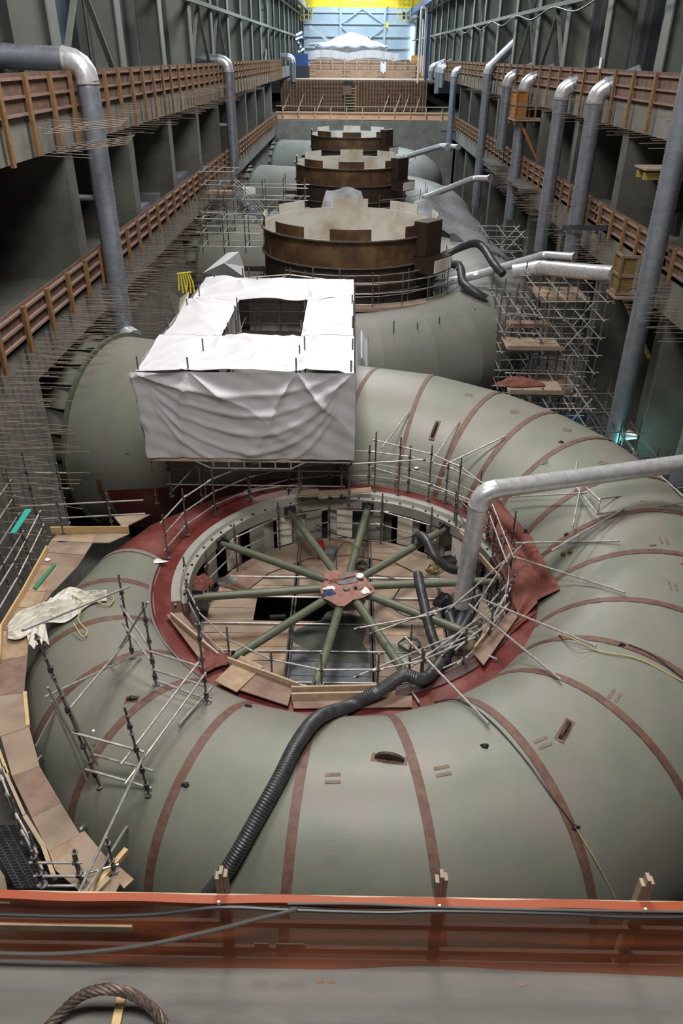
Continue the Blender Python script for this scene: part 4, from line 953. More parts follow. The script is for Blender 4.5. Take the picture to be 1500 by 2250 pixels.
# ------------------------------------------------------------------ silver duct in front
def duct(path, r, label, m='galv', pitch=.12, bends=True, group=None, n=24, flange=True):
    """path of corner points; spiral ribbed straights joined by smooth segmented elbows"""
    P = [Vector(p) for p in path]; t = thing('ventilation_duct', tuple(P[0]), label, 'duct', group); s = P[0]; rad = r*1.9
    for i in range(1, len(P)):
        if i < len(P)-1:
            a = (P[i-1]-P[i]).normalized(); b = (P[i+1]-P[i]).normalized(); tt = rad/math.tan(a.angle(b)/2)*.9; e = P[i]+a*tt; f = P[i]+b*tt
        else: e = P[i]
        ribbed([s, e], r, pitch, r*.05, n).build('straight_duct', m, t, True)
        if i < len(P)-1:
            el = []
            for k in range(5):
                u = k/4; el.append((1-u)**2*e+2*u*(1-u)*P[i]+u*u*f)
            mb = MB().tube(el, r*1.02, n); o = mb.build('elbow', 'galv', t, True)
            for q in (e, f):
                d = (a if q is e else b); MB().cyl(q-d*.03, q+d*.06, r*1.06, n).build('collar', 'galv', t, True)
            s = f
    return t
db = atz(1012,1330,-1.0); dt = Vector((3.72,18.2,3.15)); de = atz(1500,1018,3.2)
duct([db, dt, de+(de-dt).normalized()*3.5], .27, 'large silver duct rising from the pit and bending right over the shell')
# ------------------------------------------------------------------ wall ducts
def wd(px, X, r, label, y0=None):
    """px list of corner pixels lying in the vertical plane x = X; first point sets the distance"""
    return
def at3(x, y, X): return atx(x, y, X)
G = 'galvanised ducts along the right wall'
def vduct(Y, X, z0, z1, r, tail, label, group=None, m='galvdull', pitch=.2):
    return duct([(X,Y,z0),(X,Y,z1),(X+tail[0],Y+tail[1],z1+tail[2])], r, label, m, pitch, group=group, n=20)
vduct(34.9, XL+.75, 2.2, 13.25, .46, (-6,0,.25), 'large bent silver duct on the left wall, nearest of the left ducts', 'galvanised ducts along the left wall')
vduct(75.2, XL+.75, 4.3, 13.0, .46, (-5,0,.3), 'bent silver duct on the left wall, second from the camera', 'galvanised ducts along the left wall')
vduct(150, XL+1.2, 9.5, 13.2, .5, (-5,0,.3), 'small looking bent silver duct at the far left end', 'galvanised ducts along the left wall')
MB().tube([(XL+.9,34.7,2.1),(XL+1.3,34.4,1.95)],[.47,.5],16).build('duct_outlet','galv',None,True,thing=('shiny open outlet at the foot of the big left duct','duct'))
ribbed([(XL-4.6,35.3,8.1),(XL+.5,35.0,8.1)],.13,.15,.01,12).build('branch_duct','galvdull',None,True,thing=('thin horizontal branch duct left of the big bent duct','duct'))
ribbed([(XL-4.6,75.2,8.1),(XL+.5,75.2,8.1)],.16,.15,.01,12).build('branch_duct','galvdull',None,True,thing=('short branch duct joining the second left duct','duct'))
# right wall
def rY(px, py, X, z):  # distance from a pixel lying at height z on plane X
    return atx(px, py, X).y
def rduct(top, bot, X, r, label, tail=(2.2,-.4,.9), m='galvdull', ztop=None):
    a = atx(*top, X); b = atx(*bot, X); Y = (a.y+b.y)/2
    return vduct(Y, X, b.z, a.z if ztop is None else ztop, r, tail, label, G, m)
X0 = XR-.8
duct([(X0-.3,34.6,-4.5),(X0-.3,34.6,14.5)],.47,'widest silver duct standing at the right, nearest of the wall ducts','galvdull',.2,group=G,n=20)
duct([(X0+.1,27.6,-4.5),(X0+.1,27.6,10)],.45,'silver duct at the right edge of the photo behind the horizontal duct','galvdull',.2,group=G,n=20)
rduct((1310,200),(1255,560),X0,.48,'silver duct with a bright shoulder on the right wall, second from the camera')
rduct((1240,195),(1183,550),X0,.48,'silver duct on the right wall, third from the camera')
rduct((1155,180),(1118,480),X0,.47,'silver duct behind the orange timber box on the right wall')
rduct((1115,172),(1100,330),X0,.47,'silver duct on the right wall ending above the lower ledge')
a = atx(1072,160,X0); b = atx(1040,450,X0); duct([(X0,a.y,b.z),(X0,a.y,a.z+.3),(X0+5.0,a.y-1,a.z+5.2)],.47,'silver duct bending diagonally up between the right wall columns','galvdull',.2,group=G,n=20)
rduct((1000,158),(984,330),X0,.47,'silver duct far along the right wall, just before the concrete end wall')
for (x, y0_, y1_), lab in zip([(971,150,192),(963,148,205),(948,147,185)],['first','second','third']):
    a = atx(x, y0_, X0); c_ = atx(x-4, y1_, X0); vduct(a.y, X0, c_.z, a.z, .5, (2.5,-.4,.9), 'short far duct on the right wall above the brown formwork, %s of three' % lab, G)
# small dust pipes over the pit liners
def pipeT(pts, r, label, m='galv'):
    t = thing('dust_pipe', tuple(pts[0]), label, 'pipe', 'pale extraction pipes beside the pit liners')
    MB().tube(arcpath(pts, r*2), r, 16).build('pipe_run', m, t, True)
    d = (Vector(pts[-1])-Vector(pts[-2])).normalized(); MB().cyl(Vector(pts[-1])-d*.1, Vector(pts[-1]), r*1.25, 16).build('end_flange', 'galv', t, True)
def arcpath(pts, rad):
    P = [Vector(p) for p in pts]; out = [P[0]]
    for i in range(1, len(P)-1): out += arc(P[i-1], P[i], P[i+1], rad, 4)
    return out+[P[-1]]
pipeT([atz(955,625,1.6),atz(1045,605,2.4),atz(1195,560,3.4),atz(1262,565,3.6)],.24,'pale bent extraction pipe right of the nearest pit liner')
pipeT([atz(930,436,3.0),atz(1040,392,4.2),atz(1076,392,4.4)],.26,'pale extraction pipe rising right of the middle liner')
pipeT([atz(890,345,3.6),atz(970,320,4.4),atz(985,322,4.6)],.3,'pale extraction pipe rising right of the farthest liner')
pipeT([atz(990,321,4.6),atz(1007,323,4.7)],.25,'short pale pipe end beside the farthest extraction pipe')
t = duct([atz(1128,597,2.7),atz(1185,588,3.1),atz(1350,602,3.9)],.42,'wide silver duct lying over scaffold right of the nearest pit liner','galv',.2,n=20)
hose([atz(900,575,2.6),atz(955,570,2.8),atz(1000,548,3.4),atz(1040,535,3.6),atz(1062,545,3.4),atz(1085,580,3.0),atz(1105,603,2.6)],.25,'thick black hose arching beside the nearest pit liner',.14)
hose([atz(920,580,2.4),atz(990,580,2.6),atz(1010,588,2.6),atz(1017,620,2.2),atz(1040,640,1.9),atz(1070,658,1.5)],.25,'thick black hose dropping to the shell below the nearest pit liner',.14)
# ------------------------------------------------------------------ rebar
random.seed(11)
proto = None; nbar = 0; rest = MB()
bars = []
def bar(p, q, r=.016): bars.append((Vector(p), Vector(q), r))
y = 20.0
while y < 78:
    for z in (4.5,4.1,3.7,3.3):
        if random.random() < .93: bar((XL-.02,y+random.uniform(-.08,.08),z+random.uniform(-.05,.05)), (XL+1.6+random.uniform(-.3,.2),y+random.uniform(-.05,.05),z+random.uniform(-.06,.03)))
    if y < 26 or 37 < y < 57 or y > 68:
        for z in ((2.6,1.9,1.2,.5,-.2,-.9) if y < 26 else (2.4,1.6,.8,0,-.8)):
            if random.random() < .85: bar((XL-(.02 if y < 26 else .8),y+random.uniform(-.1,.1),z), (XL+1.4+random.uniform(-.5,.3),y+random.uniform(-.25,.25),z+random.uniform(-.12,.08)))
    y += .5 if y < 45 else .8
for z in (3.6,4.2,4.8):
    y = 30
    while y < 80: bar((XR+.02,y,z), (XR-1.7+random.uniform(-.3,.3),y+random.uniform(-.15,.15),z+random.uniform(-.06,.03))); y += .55
for x, sgn in ((XL,1),(XR,-1)):
    for y0 in range(30, 100, 5):
        for z in (9.9+.4,11.2):
            for k in range(5): bar((x+sgn*.1,y0+k*.5,z+.05*k), (x+sgn*(1.6+random.uniform(-.4,.8)),y0+k*.5+random.uniform(-.3,.3),z+.05*k-.05))
def barsize(b): return -((b[0]+b[1])/2-EYE).length
bars.sort(key=barsize, reverse=True)
unit = None
for i, (p, q, r) in enumerate(bars):
    if i < 300:
        left = p.x < 0
        if unit is None:
            unit = MB().cyl((0,0,0),(1,0,0),.013,6).build('rebar_rod','rebar',None,True,loc=(0,0,0),thing=('x','rebar','y')); o = unit
        else: o = unit.copy(); COL.objects.link(o)
        d = q-p; o.location = p; o.rotation_mode = 'QUATERNION'; o.rotation_quaternion = Vector((1,0,0)).rotation_difference(d); o.scale = (d.length,1,1)
        hi = p.z > 9
        o['label'] = ('bare steel rebar rod jutting from the %s concrete %s' % ('left' if left else 'right', 'beam under the upper formwork' if hi else 'wall below the lower formwork')); o['group'] = 'rebar on the %s %s' % ('left' if left else 'right', 'upper beam' if hi else 'lower wall')
    else: rest.cyl(p, q, .012, 5)
rest.build('rebar_mass','rebar',None,False,thing=('distant field of thin rebar rods jutting from both side walls','rebar'),kind='stuff')
# starter bars low on the left wall, bundled long bars on the upper left beam
for k, (z, ya, L) in enumerate([(11.0,33.0,3.8),(10.3,33.6,4.4)]):
    mb = MB()
    for j in range(5): mb.cyl((XL+.4+.05*j,ya+.25*j-3,z+.05*j),(XL+2.2,ya+.3*j+.8,z+.05*j),.02,5)
    mb.build('bar_bundle','rebar',None,False,thing=('bundle of long rebar lying level on the upper left beam, %s one' % ('upper','lower')[k],'rebar'))
# ------------------------------------------------------------------ scaffolds beyond
def lattice(label, x0, x1, nx, y0, y1, ny, z0, z1, nz, m='pipe', skip=0., ledg=('x','y'), group=None, brace=3, seed=1, zj=.5):
    rn = random.Random(seed); t = thing('scaffold_tower', (x0,y0,z0), label, 'scaffold', group)
    X = [x0+(x1-x0)*i/max(1,nx-1) for i in range(nx)]; Y = [y0+(y1-y0)*i/max(1,ny-1) for i in range(ny)]; Z = [z0+(z1-z0)*(i+.5)/nz for i in range(nz)]
    for x in X:
        for y in Y: MB().cyl((x,y,z0),(x,y,z1+rn.uniform(-.2,zj)),.04,6).build('post','pipedark',t,True)
    for z in Z:
        if 'x' in ledg:
            for y in Y:
                if rn.random() > skip: MB().cyl((x0-.3,y,z+rn.uniform(-.1,.1)),(x1+.3,y,z),.035,6).build('ledger',m,t,True)
        if 'y' in ledg:
            for x in X:
                if rn.random() > skip: MB().cyl((x,y0-.3,z),(x,y1+.3,z+rn.uniform(-.1,.1)),.035,6).build('transom',m,t,True)
    for k in range(brace):
        i = rn.randrange(max(1,nx-1)); y = rn.choice(Y); zz = rn.choice(Z[:-1] or Z)
        MB().cyl((X[i],y,zz),(X[min(i+1,nx-1)]+.01,y,zz+(z1-z0)/nz*1.5),.035,6).build('brace',m,t,True)
    return t
lattice('tall scaffold tower right of the second casing, under the silver duct',10.2,13.3,4,39,44.5,4,-5.5,3.2,9,brace=6,seed=3)
lattice('low scaffold around the right end of the second casing, nearer than the tower',8.6,11.6,4,33.5,38,4,-5.5,-.4,5,brace=6,seed=4)
lattice('scaffold between the second casing and its tower, left of the tall tower',8.4,10.0,3,40,45,4,-4,2.2,6,brace=3,seed=5)
lattice('dark scaffold deep in the pit beside the right piers',12.2,14.0,3,30.5,38,4,-6,-1.5,5,'pipedark',seed=6)
lattice('scaffold at the right of the third casing below the grey tarp',10.0,12.6,3,57,61,3,-2,2.8,5,seed=7)
lattice('scaffold landing beside the left wall stairs',-11.0,-8.8,3,60,62.2,2,1.0,6.6,6,seed=8,brace=2)
lattice('scaffold bridge over the second casing inlet on the left',-9.6,-5.4,4,50.5,52.5,2,2.4,4.9,3,seed=9,brace=0)
lattice('scaffold rails behind the nearest pit liner on the left',-8.4,-3.6,4,62,64,2,2.6,5.2,3,seed=10,brace=2)
def plat(x0, x1, y0, y1, z, m, label): MB().b2((x0,y0,z-.05),(x1,y1,z)).b2((x0,y0-.05,z-.05),(x1,y0,z+.18)).build('platform_deck',m,thing=(label,'platform'))
plat(10.4,13.2,41.5,44.3,2.1,'ply','plywood platform high on the tall right scaffold tower')
plat(8.3,11.2,38.2,40.2,.4,'plydull','long plywood platform right of the second casing')
plat(8.6,11.0,40.4,41.6,.9,'plyred','upper reddish platform right of the second casing')
plat(9.9,12.2,37.2,40.0,-1.6,'plyred','reddish deck inside the scaffold below the silver duct')
plat(7.9,10.6,34.6,36.2,-.6,'plydull','lower plywood walkway beside the front of the second casing')
plat(-10.9,-8.9,60.1,62,4.6,'ply','small plywood landing at the top of the left scaffold stairs')
blob((8.6,35.8,-.55),1.1,.6,.25,'blanket','red_cloth','red cloth heaped on the lower walkway beside the second casing','cloth',61,12,.3)
def stairs(p, q, w, n, m, label):
    t = thing('scaffold_stairs', tuple(p), label, 'stairs'); p, q = Vector(p), Vector(q); d = (q-p); s = Vector((0,w,0))
    for o in (Vector((0,0,0)), s): MB().beam(p+o, q+o, .06, .2).build('stringer', m, t)
    for k in range(n):
        c = p+d*((k+.5)/n)+s/2; MB().box(c,(.25,w,.04)).build('tread', m, t)
    for h in (.5,1.0):
        for o in (Vector((0,0,h)), s+Vector((0,0,h))): MB().cyl(p+o, q+o, .03, 6).build('handrail','pipe',t,True)
stairs((-8.8,60.4,4.6),(-5.2,60.4,1.2),.8,10,'galvdull','aluminium scaffold stairs going down from the left ledge')
stairs(atz(1265,868,-1.2),atz(1325,955,-4.2),.7,9,'galvdull','aluminium stairs deep in the scaffold at the right')
boxthing(545,425,3.0,(1.1,.8,.5),'white','white_sheet','crumpled white sheet beside the left scaffold stairs','sheet',.5)
# rails round the second casing
def ring2(label, angs, r, zb, zt, rl, dy):
    t = thing('guard_rail', (UC.x+r*math.cos(math.radians(angs[0])),UC.y+dy+r*math.sin(math.radians(angs[0])),zb), label, 'scaffold')
    P = [Vector((UC.x+r*math.cos(math.radians(a)), UC.y+dy+r*math.sin(math.radians(a)), zb)) for a in angs]
    for p in P: MB().cyl(p, p+Vector((0,0,zt-zb+random.uniform(-.1,.4))), .035, 6).build('post','pipedark',t,True)
    for a, b in zip(P, P[1:]):
        for z in rl: MB().cyl(a+Vector((0,0,z-zb)), b+Vector((0,0,z-zb)), .03, 6).build('ledger','pipe',t,True)
    return t
ring2('curved guard rail on the front of the second casing', [-110,-95,-80,-66,-52,-38,-24], 7.3, .9, 2.9, (1.5,2.1,2.7), DY[0])
ring2('inner guard rail close around the nearest pit liner', [-128,-110,-92,-74,-56,-38,-20,0], 6.1, .2, 2.9, (.9,1.6,2.3,2.8), DY[0])
ring2('low guard rail on the lower front of the second casing', [-76,-68,-60,-52,-44,-36], 9.9, -.6, 1.0, (-.1,.5), DY[0])
ring2('guard rail around the right of the third casing', [-70,-50,-30,-10,10], 7.6, 1.0, 2.6, (1.5,2.2), DY[1])
ring2('guard rail around the right of the farthest casing', [-50,-30,-10,15,40], 8.6, 1.6, 2.6, (2.0,2.5), DY[2])
MB().lathe(UC+Vector((0,DY[0],0)), [(6.9,1.3),(7.8,1.25),(7.8,1.45),(7.75,1.45),(7.75,1.36),(6.9,1.36)], -112, -25, n=8).build('curved_walkway','plydull',thing=('curved plywood walkway on the front of the second casing','platform'))
t = thing('scaffold_truss', (-5,36.6,4.2), 'light scaffold truss behind the back edge of the white tent', 'scaffold')
P = [(-5.4,37,3.9),(-3.2,37,4.2),(-.6,37,4.2),(0,37,4.0)]
for a, b in [((-5.4,37,4.2),(-3,37,4.4)),((-3,37,4.4),(-.4,37,4.1)),((-5,37,3.4),(-3,37,4.4)),((-3,37,3.2),(-.6,37,4.1)),((-5,37,3.5),(-.4,37,3.0))]: MB().cyl(a, b, .035, 6).build('tube','pipe',t,True)
for x in (-5.2,-4.9,-2.9,-1.8,-.5): MB().cyl((x,37,2.2),(x,37,4.7),.04,6).build('post','pipedark',t,True)
# grey tarp over the third casing front right and the orange one
def drape(c00, c10, c01, c11, fn, nu, nv, name, m, label, cat='tarp'):
    c00, c10, c01, c11 = map(Vector, (c00, c10, c01, c11))
    MB().sheet(lambda u, v: c00.lerp(c10, u).lerp(c01.lerp(c11, u), v)+Vector((0,0,fn(u,v))), nu, nv, .03).build(name, m, None, True, thing=(label, cat))
drape((4.6,56.5,3.0),(11.5,55.5,.9),(5.0,64,3.6),(9.5,72,2.6),lambda u, v: .28*math.sin(u*9+v*4)*math.sin(v*5+1)+.35*math.sin(math.pi*u)+.12*math.sin(v*17+u*6),44,30,'grey_tarp','tarpg','large grey tarp over the front right of the third casing')
drape((7.0,55.2,2.9),(11.7,55.4,.9),(7.0,55.1,1.7),(11.0,55.2,.0),lambda u, v: .1*math.sin(u*22),40,8,'tarp_skirt','tarpg','hanging grey edge of the tarp right of the nearest liner')
drape((-2.4,62.5,3.0),(1.2,62.5,3.2),(-2.0,65,4.2),(.8,65,4.3),lambda u, v: .1*math.sin(u*8+v*3)+.15*math.sin(math.pi*u),24,12,'grey_tarp','tarpg','small grey tarp between the nearest and middle pit liners')
MB().sheet(lambda u, v: Vector((10.2+2.2*u,54.6+.3*math.sin(u*14),.9-3.4*v)), 20, 10).build('orange_tarp','orangetarp',None,True,thing=('orange tarp hanging behind scaffold right of the nearest liner','tarp'))
# timber cages and brackets on the right wall
def cage(px, py, X, w, h, dpt, m, label):
    p = atx(px, py, X); t = thing('timber_cage', tuple(p), label, 'cage')
    for sx in (0, dpt):
        for sy in (0, w): MB().beam((p.x+sx,p.y+sy,p.z-.4),(p.x+sx,p.y+sy,p.z+h),.12,.12).build('corner_post',m,t)
    for z in (.1,h*.5,h-.05): MB().beam((p.x,p.y,p.z+z),(p.x+dpt,p.y,p.z+z),.1,.12).beam((p.x,p.y,p.z+z),(p.x,p.y+w,p.z+z),.1,.12).build('rail','lumberpink',t)
    MB().b2((p.x+.02,p.y+.03,p.z),(p.x+.06,p.y+w-.03,p.z+h-.1)).b2((p.x,p.y+.02,p.z),(p.x+dpt*.55,p.y+.06,p.z+h-.1)).build('side_panel',m,t)
    MB().b2((p.x-.1,p.y-.2,p.z-.12),(p.x+dpt+1.2,p.y+w+.2,p.z)).build('platform','plydull',t)
    MB().beam((p.x+.5,p.y+.2,p.z-.2),(p.x+2.4,p.y+.2,p.z-3.2),.14,.2).build('bracket_strut',m,t)
cage(1130,262,XR-1.6,2.2,2.0,1.6,mat('bright_formwork_ply',(.36,.15,.03),.8,0,(.25,.1,.02),3.),'orange timber work cage hung on the upper right ledge')
cage(1352,650,XR-1.6,1.0,1.9,1.3,mat('yellow_formwork_wood',(.2,.13,.035),.8,0,(.13,.085,.03),3.),'yellow timber cage at the end of the wide silver duct')
p = atx(1420,372,XR-1.1); t = thing('hung_platform', tuple(p), 'small timber platform on yellow beams at the right edge of the photo', 'platform')
MB().box((p.x+.9,p.y+.6,p.z),(2.0,1.6,.08)).build('deck','plydull',t)
for o in (-.4,.5): MB().box((p.x+.9,p.y+.5+o,p.z-.3),(1.9,.12,.3)).build('beam',mat('yellow_beam',(.35,.26,.06),.7),t)
MB().beam((p.x+.6,p.y+.5,p.z-.4),(p.x+1.8,p.y+.5,p.z-2.4),.1,.16).build('strut','concdark',t)
MB().beam(atx(1238,500,XR-1.4),atx(1338,501,XR-.2),.25,.3).build('steel_beam','darkgrey',thing=('short dark steel beam in front of the second right duct','beam'))
p = atx(980,288,XR-1.2); MB().box((p.x+.4,p.y,p.z),(2.4,1.0,.15)).build('side_platform','darkgrey',thing=('small dark ledge platform near the far right wall','platform'))
for yy, lab in ((66,'nearer'),(80,'farther')):
    MB().box((XR-.8,yy,4.7),(1.4,6,.12)).build('side_platform','concdark',thing=('dark timber catwalk on the right ledge, %s one' % lab,'platform'))
# teal lit corner low right: work lamp and mesh
l = bpy.data.lights.new('work_lamp','POINT'); l.energy = 70; l.color = (.25,1,.85); l.shadow_soft_size = .2; lo = bpy.data.objects.new('work_lamp', l); COL.objects.link(lo); lo.location = (14.0,33.4,-3.2)
t = thing('work_light', (14.05,33.9,-2.4), 'small work light glowing teal low beside the big right duct', 'lamp'); MB().tube([(13.9,34.0,-2.5),(14.3,33.6,-2.4)],[.28,.1],14).build('reflector','galv',t,True)
MB().b2((12.4,33,-5.2),(14.4,36,-5.1)).build('lit_deck','galvdull',thing=('shiny metal deck at the foot of the deep right stairs','deck'))
MB().sheet(lambda u, v: Vector((13.4+.8*u,35.2+.25*math.sin(v*40+u*20),-4.9+2.6*v)), 12, 60).build('plastic_mesh','galvdull',None,False,thing=('crumpled pale mesh beside the big right duct, lit teal','mesh'))
MB().b2((11.2,36.5,-3.3),(12.6,36.6,-2.5)).build('blue_tarp','blue',thing=('dark blue tarp deep in the right scaffold','tarp'))
# materials stacked in the left gallery
for k in range(3): MB().b2((XL-6.5,46+k*7,5.0),(XL-1.2,50.5+k*7,5.5+.1*k)).build('stacked_sheets','galvdull',thing=('stack of pale sheets on the left gallery floor, %s pier bay' % ('second','third','fourth')[k],'stack'))
blob((XL-4.6,31.2,5.0),1.2,1.0,.5,'redbox','red_cover','red cover on the left gallery floor behind the big duct','cover',71,10,.3)
for k in range(4): MB().b2((XR+3,38+k*5,5.2),(XR+5,41+k*5,6.3)).build('stored_crate','darkgrey',thing=('dark crate stored on the right gallery, %s from the camera' % ORD[k],'crate'))
# ------------------------------------------------------------------ far end
t = thing('slab_edge_formwork', (1.5,128.6,5.05), 'pale orange formwork across the top of the concrete end wall', 'formwork')
MB().b2((XL,128.4,5.05),(XR,128.5,6.2)).build('plywood_face', mat('fresh_plywood',(.62,.36,.22),.8,0,(.5,.28,.17),.5), t)
MB().b2((XL,128.28,6.0),(XR,128.4,6.12)).b2((XL,128.28,5.15),(XR,128.4,5.27)).build('waler','lumberpale',t)
for k in range(11): MB().b2((XL+1+k*2.4,128.15,5.05),(XL+1.12+k*2.4,128.3,7.0)).build('rail_post','lumberpale',t)
MB().b2((XL,128.15,6.9),(XR,128.22,7.0)).build('top_rail','lumberpale',t)
struct('floor_far_slab', MB().b2((XL,129,4.6),(XR,226,5.05)), 'plydull')
FW = mat('brown_wall_formwork',(.36,.23,.16),.8,0,(.25,.15,.1),1.)
t = thing('wall_formwork', (0,150,5.1), 'tall brown wall formwork with close vertical studs behind the end wall', 'formwork')
MB().b2((-12.6,150.4,5.1),(13,150.6,9.7)).build('plywood_face','rustdark',t)
for k in range(23): MB().b2((-12.6,150.2,5.2+k*.2),(-1.5,150.32,5.29+k*.2)).b2((.1,150.2,5.2+k*.2),(13,150.32,5.29+k*.2)).build('waler',FW,t)
for k in range(50):
    x = -12.4+k*.515
    if -1.6 < x < .2: continue
    MB().b2((x,149.95,5.1),(x+.14,150.2,9.6)).build('stud',FW,t)
MB().b2((-1.5,150.1,5.1),(.1,150.39,9.7)).build('doorway','darkgrey',t)
for x in (-11,-8.4,-5,6.5,8.5,10,12): MB().beam((x-1.1,147.6,5.1),(x,150,7.8),.1,.12).build('raking_brace','lumberpale',t)
t = thing('access_ladder', (-.7,149.5,5.1), 'pale timber ladder tower in the gap of the brown wall formwork', 'ladder')
for x in (-1.4,.6): MB().b2((x,149.3,5.1),(x+.12,149.42,9.0)).build('side_rail','lumber',t)
for k in range(8): MB().b2((-1.4,149.3,5.4+k*.45),(.7,149.36,5.5+k*.45)).build('rung','lumber',t)
MB().b2((-1.7,149.2,7.6),(-.2,149.6,9.0)).build('panel','lumberpink',t)
struct('floor_generator_deck', MB().b2((XL,150.6,9.5),(XR,226,9.9)), 'plydull')
t = thing('brown_deck_wall', (0,165,9.9), 'low brown boarded wall with pale rails below the white tents', 'barrier')
MB().b2((-8.2,166,9.9),(12,166.3,12.6)).build('boards',FW,t)
for z in (10.2,11.0,11.9,12.9): MB().b2((-8.6,165.4,z),(12.2,165.5,z+.12)).build('rail','lumberpale',t)
for k in range(10): MB().b2((-8.5+k*2.3,165.4,9.9),(-8.38+k*2.3,165.5,13.4)).build('post','lumberpale',t)
for k in range(3): MB().b2((-7+k*6.6,163,9.9),(-2+k*6.6,163.3,11.0)).build('board_stack',FW,thing=('brown board stack in front of the far rails, %s from the left' % ORD[k],'boards'))
# white tents
def tentsheet(label, P, Q, fn, m='tarpw'):
    MB().sheet(fn, 40, 12).build('tent_sheet', m, None, True, thing=(label,'tent'))
t = thing('peaked_tent', (-.5,190,9.9), 'big white peaked tarp tent below the yellow crane', 'tent')
def pk(x):
    return 17.7-max(0,abs(x+.3)-1.0)*.36
MB().sheet(lambda u, v: (-8+15.2*u, 186+10*v, (15.2+(pk(-8+15.2*u)-15.2)*min(1,v*1.25)+.12*math.sin(u*31+v*6))), 50, 14).build('roof_sheet','tarpw',t,True)
MB().sheet(lambda u, v: (-8+15.2*u+.2*math.sin(v*5+u*9), 186-.25*abs(math.sin(u*26)), 15.2-5.2*v-.35*abs(math.sin(u*14))*(1 if v == 0 else 0)), 70, 10).build('front_sheet', mat('translucent_tarp',(.5,.5,.52),.6,0,(.3,.31,.33),.5), t, True)
MB().sheet(lambda u, v: (7.2, 186+10*u, 15.2-5*v), 10, 6).build('side_sheet','tarpw',t,True)
MB().sheet(lambda u, v: (-8.3+17.3*u, 172+3*v, 13.9+.55*abs(math.sin(u*6+.6))*(1-v)-1.0*(1-v)*0-.9*(v)+.1*math.sin(u*40)), 70, 8).build('tarp_cover','tarpw',None,True,thing=('low white tarp spread along the far deck in front of the peaked tent','tarp'))
MB().sheet(lambda u, v: (-8.3+17.3*u, 171.9-.2*abs(math.sin(u*30)), 13.9+.55*abs(math.sin(u*6+.6))-1.3*v), 70, 4).build('tarp_cover','tarpw',None,True,thing=('hanging front edge of the low white tarp at the far deck','tarp'))
MB().sheet(lambda u, v: (5.2+1.0*u, 163.0, 12.4-1.6*v+.2*math.sin(u*9)), 8, 6).build('tarp_cover','tarpw',None,True,thing=('pale tarp hanging over the far rails right of centre','tarp'))
# blue machine at the left, blue column, yellow bin at the right
t = thing('boom_lift', (-10.6,160,11.7), 'dark blue lift machine at the far left of the deck', 'machine')
MB().b2((-11.2,159,11.8),(-8.2,161.5,13.7)).build('body','blue',t)
for k in range(9):
    a = k*.7; MB().beam((-10+.5*math.sin(a),160,14+.32*k),(-9.6+.7*math.cos(a*1.3),160.4,14.5+.32*k),.35,.3).build('boom_part','blue' if k % 2 else 'white',t)
MB().b2((-11.5,158.8,9.9),(-8,162,11.8)).build('undercarriage','darkgrey',t)
t = thing('service_pipes', (11.9,150,9.9), 'tall blue column with two white looping pipes at the far right', 'pipes')
MB().b2((12.5,151,8.5),(13.0,151.5,19.6)).build('blue_column','craneblue',t)
for o in (0,.0): pass
MB().tube(arcpath([(11.3,150,9.5),(11.3,150,20.4),(12.1,150,20.4),(12.1,150,10.5)],.38),.16,10).build('loop_pipe','white',t,True)
MB().tube(arcpath([(11.7,150.3,11),(11.7,150.3,18.6),(11.5,150.3,18.8)],.1),.1,8).build('thin_pipe','white',t,True)
MB().b2((11.2,166.8,9.9),(13.8,168.6,13.6)).build('yellow_bin', mat('ochre_cover',(.45,.2,.03),.7), thing=('ochre yellow covered crate at the far right deck','crate'))
MB().b2((9.2,166.8,9.9),(11.0,168.6,12.8)).build('dark_crate','darkgrey',thing=('dark crate beside the ochre one at the far deck','crate'))
# end wall frame
for x in (-3.2,7.9): MB().b2((x-.25,225.3,9),(x+.25,226,34)).build('end_column','bluesteel',thing=('steel column on the far blue wall, %s of two' % ('left' if x < 0 else 'right'),'column'))
for z in (12.5,15,17.5,20.2,22.6): MB().b2((-15,225.4,z),(16,225.9,z+.3)).build('end_girt', 'bluesteel', thing=('horizontal girt on the far blue wall at level %s from the bottom' % {12.5:'one',15:'two',17.5:'three',20.2:'four',22.6:'five'}[z],'beam'))
t = thing('cross_brace', (2,225,17), 'diamond shaped steel brace in the middle of the far blue wall', 'brace')
for a, b in [((-3,20.3),(2.2,23.6)),((2.2,23.6),(7.8,20.3)),((-3,19.8),(2.4,16)),((2.4,16),(7.8,19.8))]: MB().beam((a[0],225.2,a[1]),(b[0],225.2,b[1]),.3,.3).build('diagonal','bluesteel',t)
MB().beam((-10.5,215,19.5),(-6,215,16.5),.5,.5).build('far_brace','bluesteel',thing=('short diagonal steel at the far left corner','brace'))
ribbed([(-10,200,15.6),(-1.5,200,16.0)],.35,.5,.03,12).build('far_pipe','galv',None,True,thing=('horizontal silver pipe left of the peaked tent','pipe'))
MB().b2((14.6,225.2,11.8),(15.5,225.5,19.8)).build('light_strip', mat('daylit_gap',(.8,.95,1.),.5,emit=2.2), thing=('bright daylit door gap at the far right corner','door'))
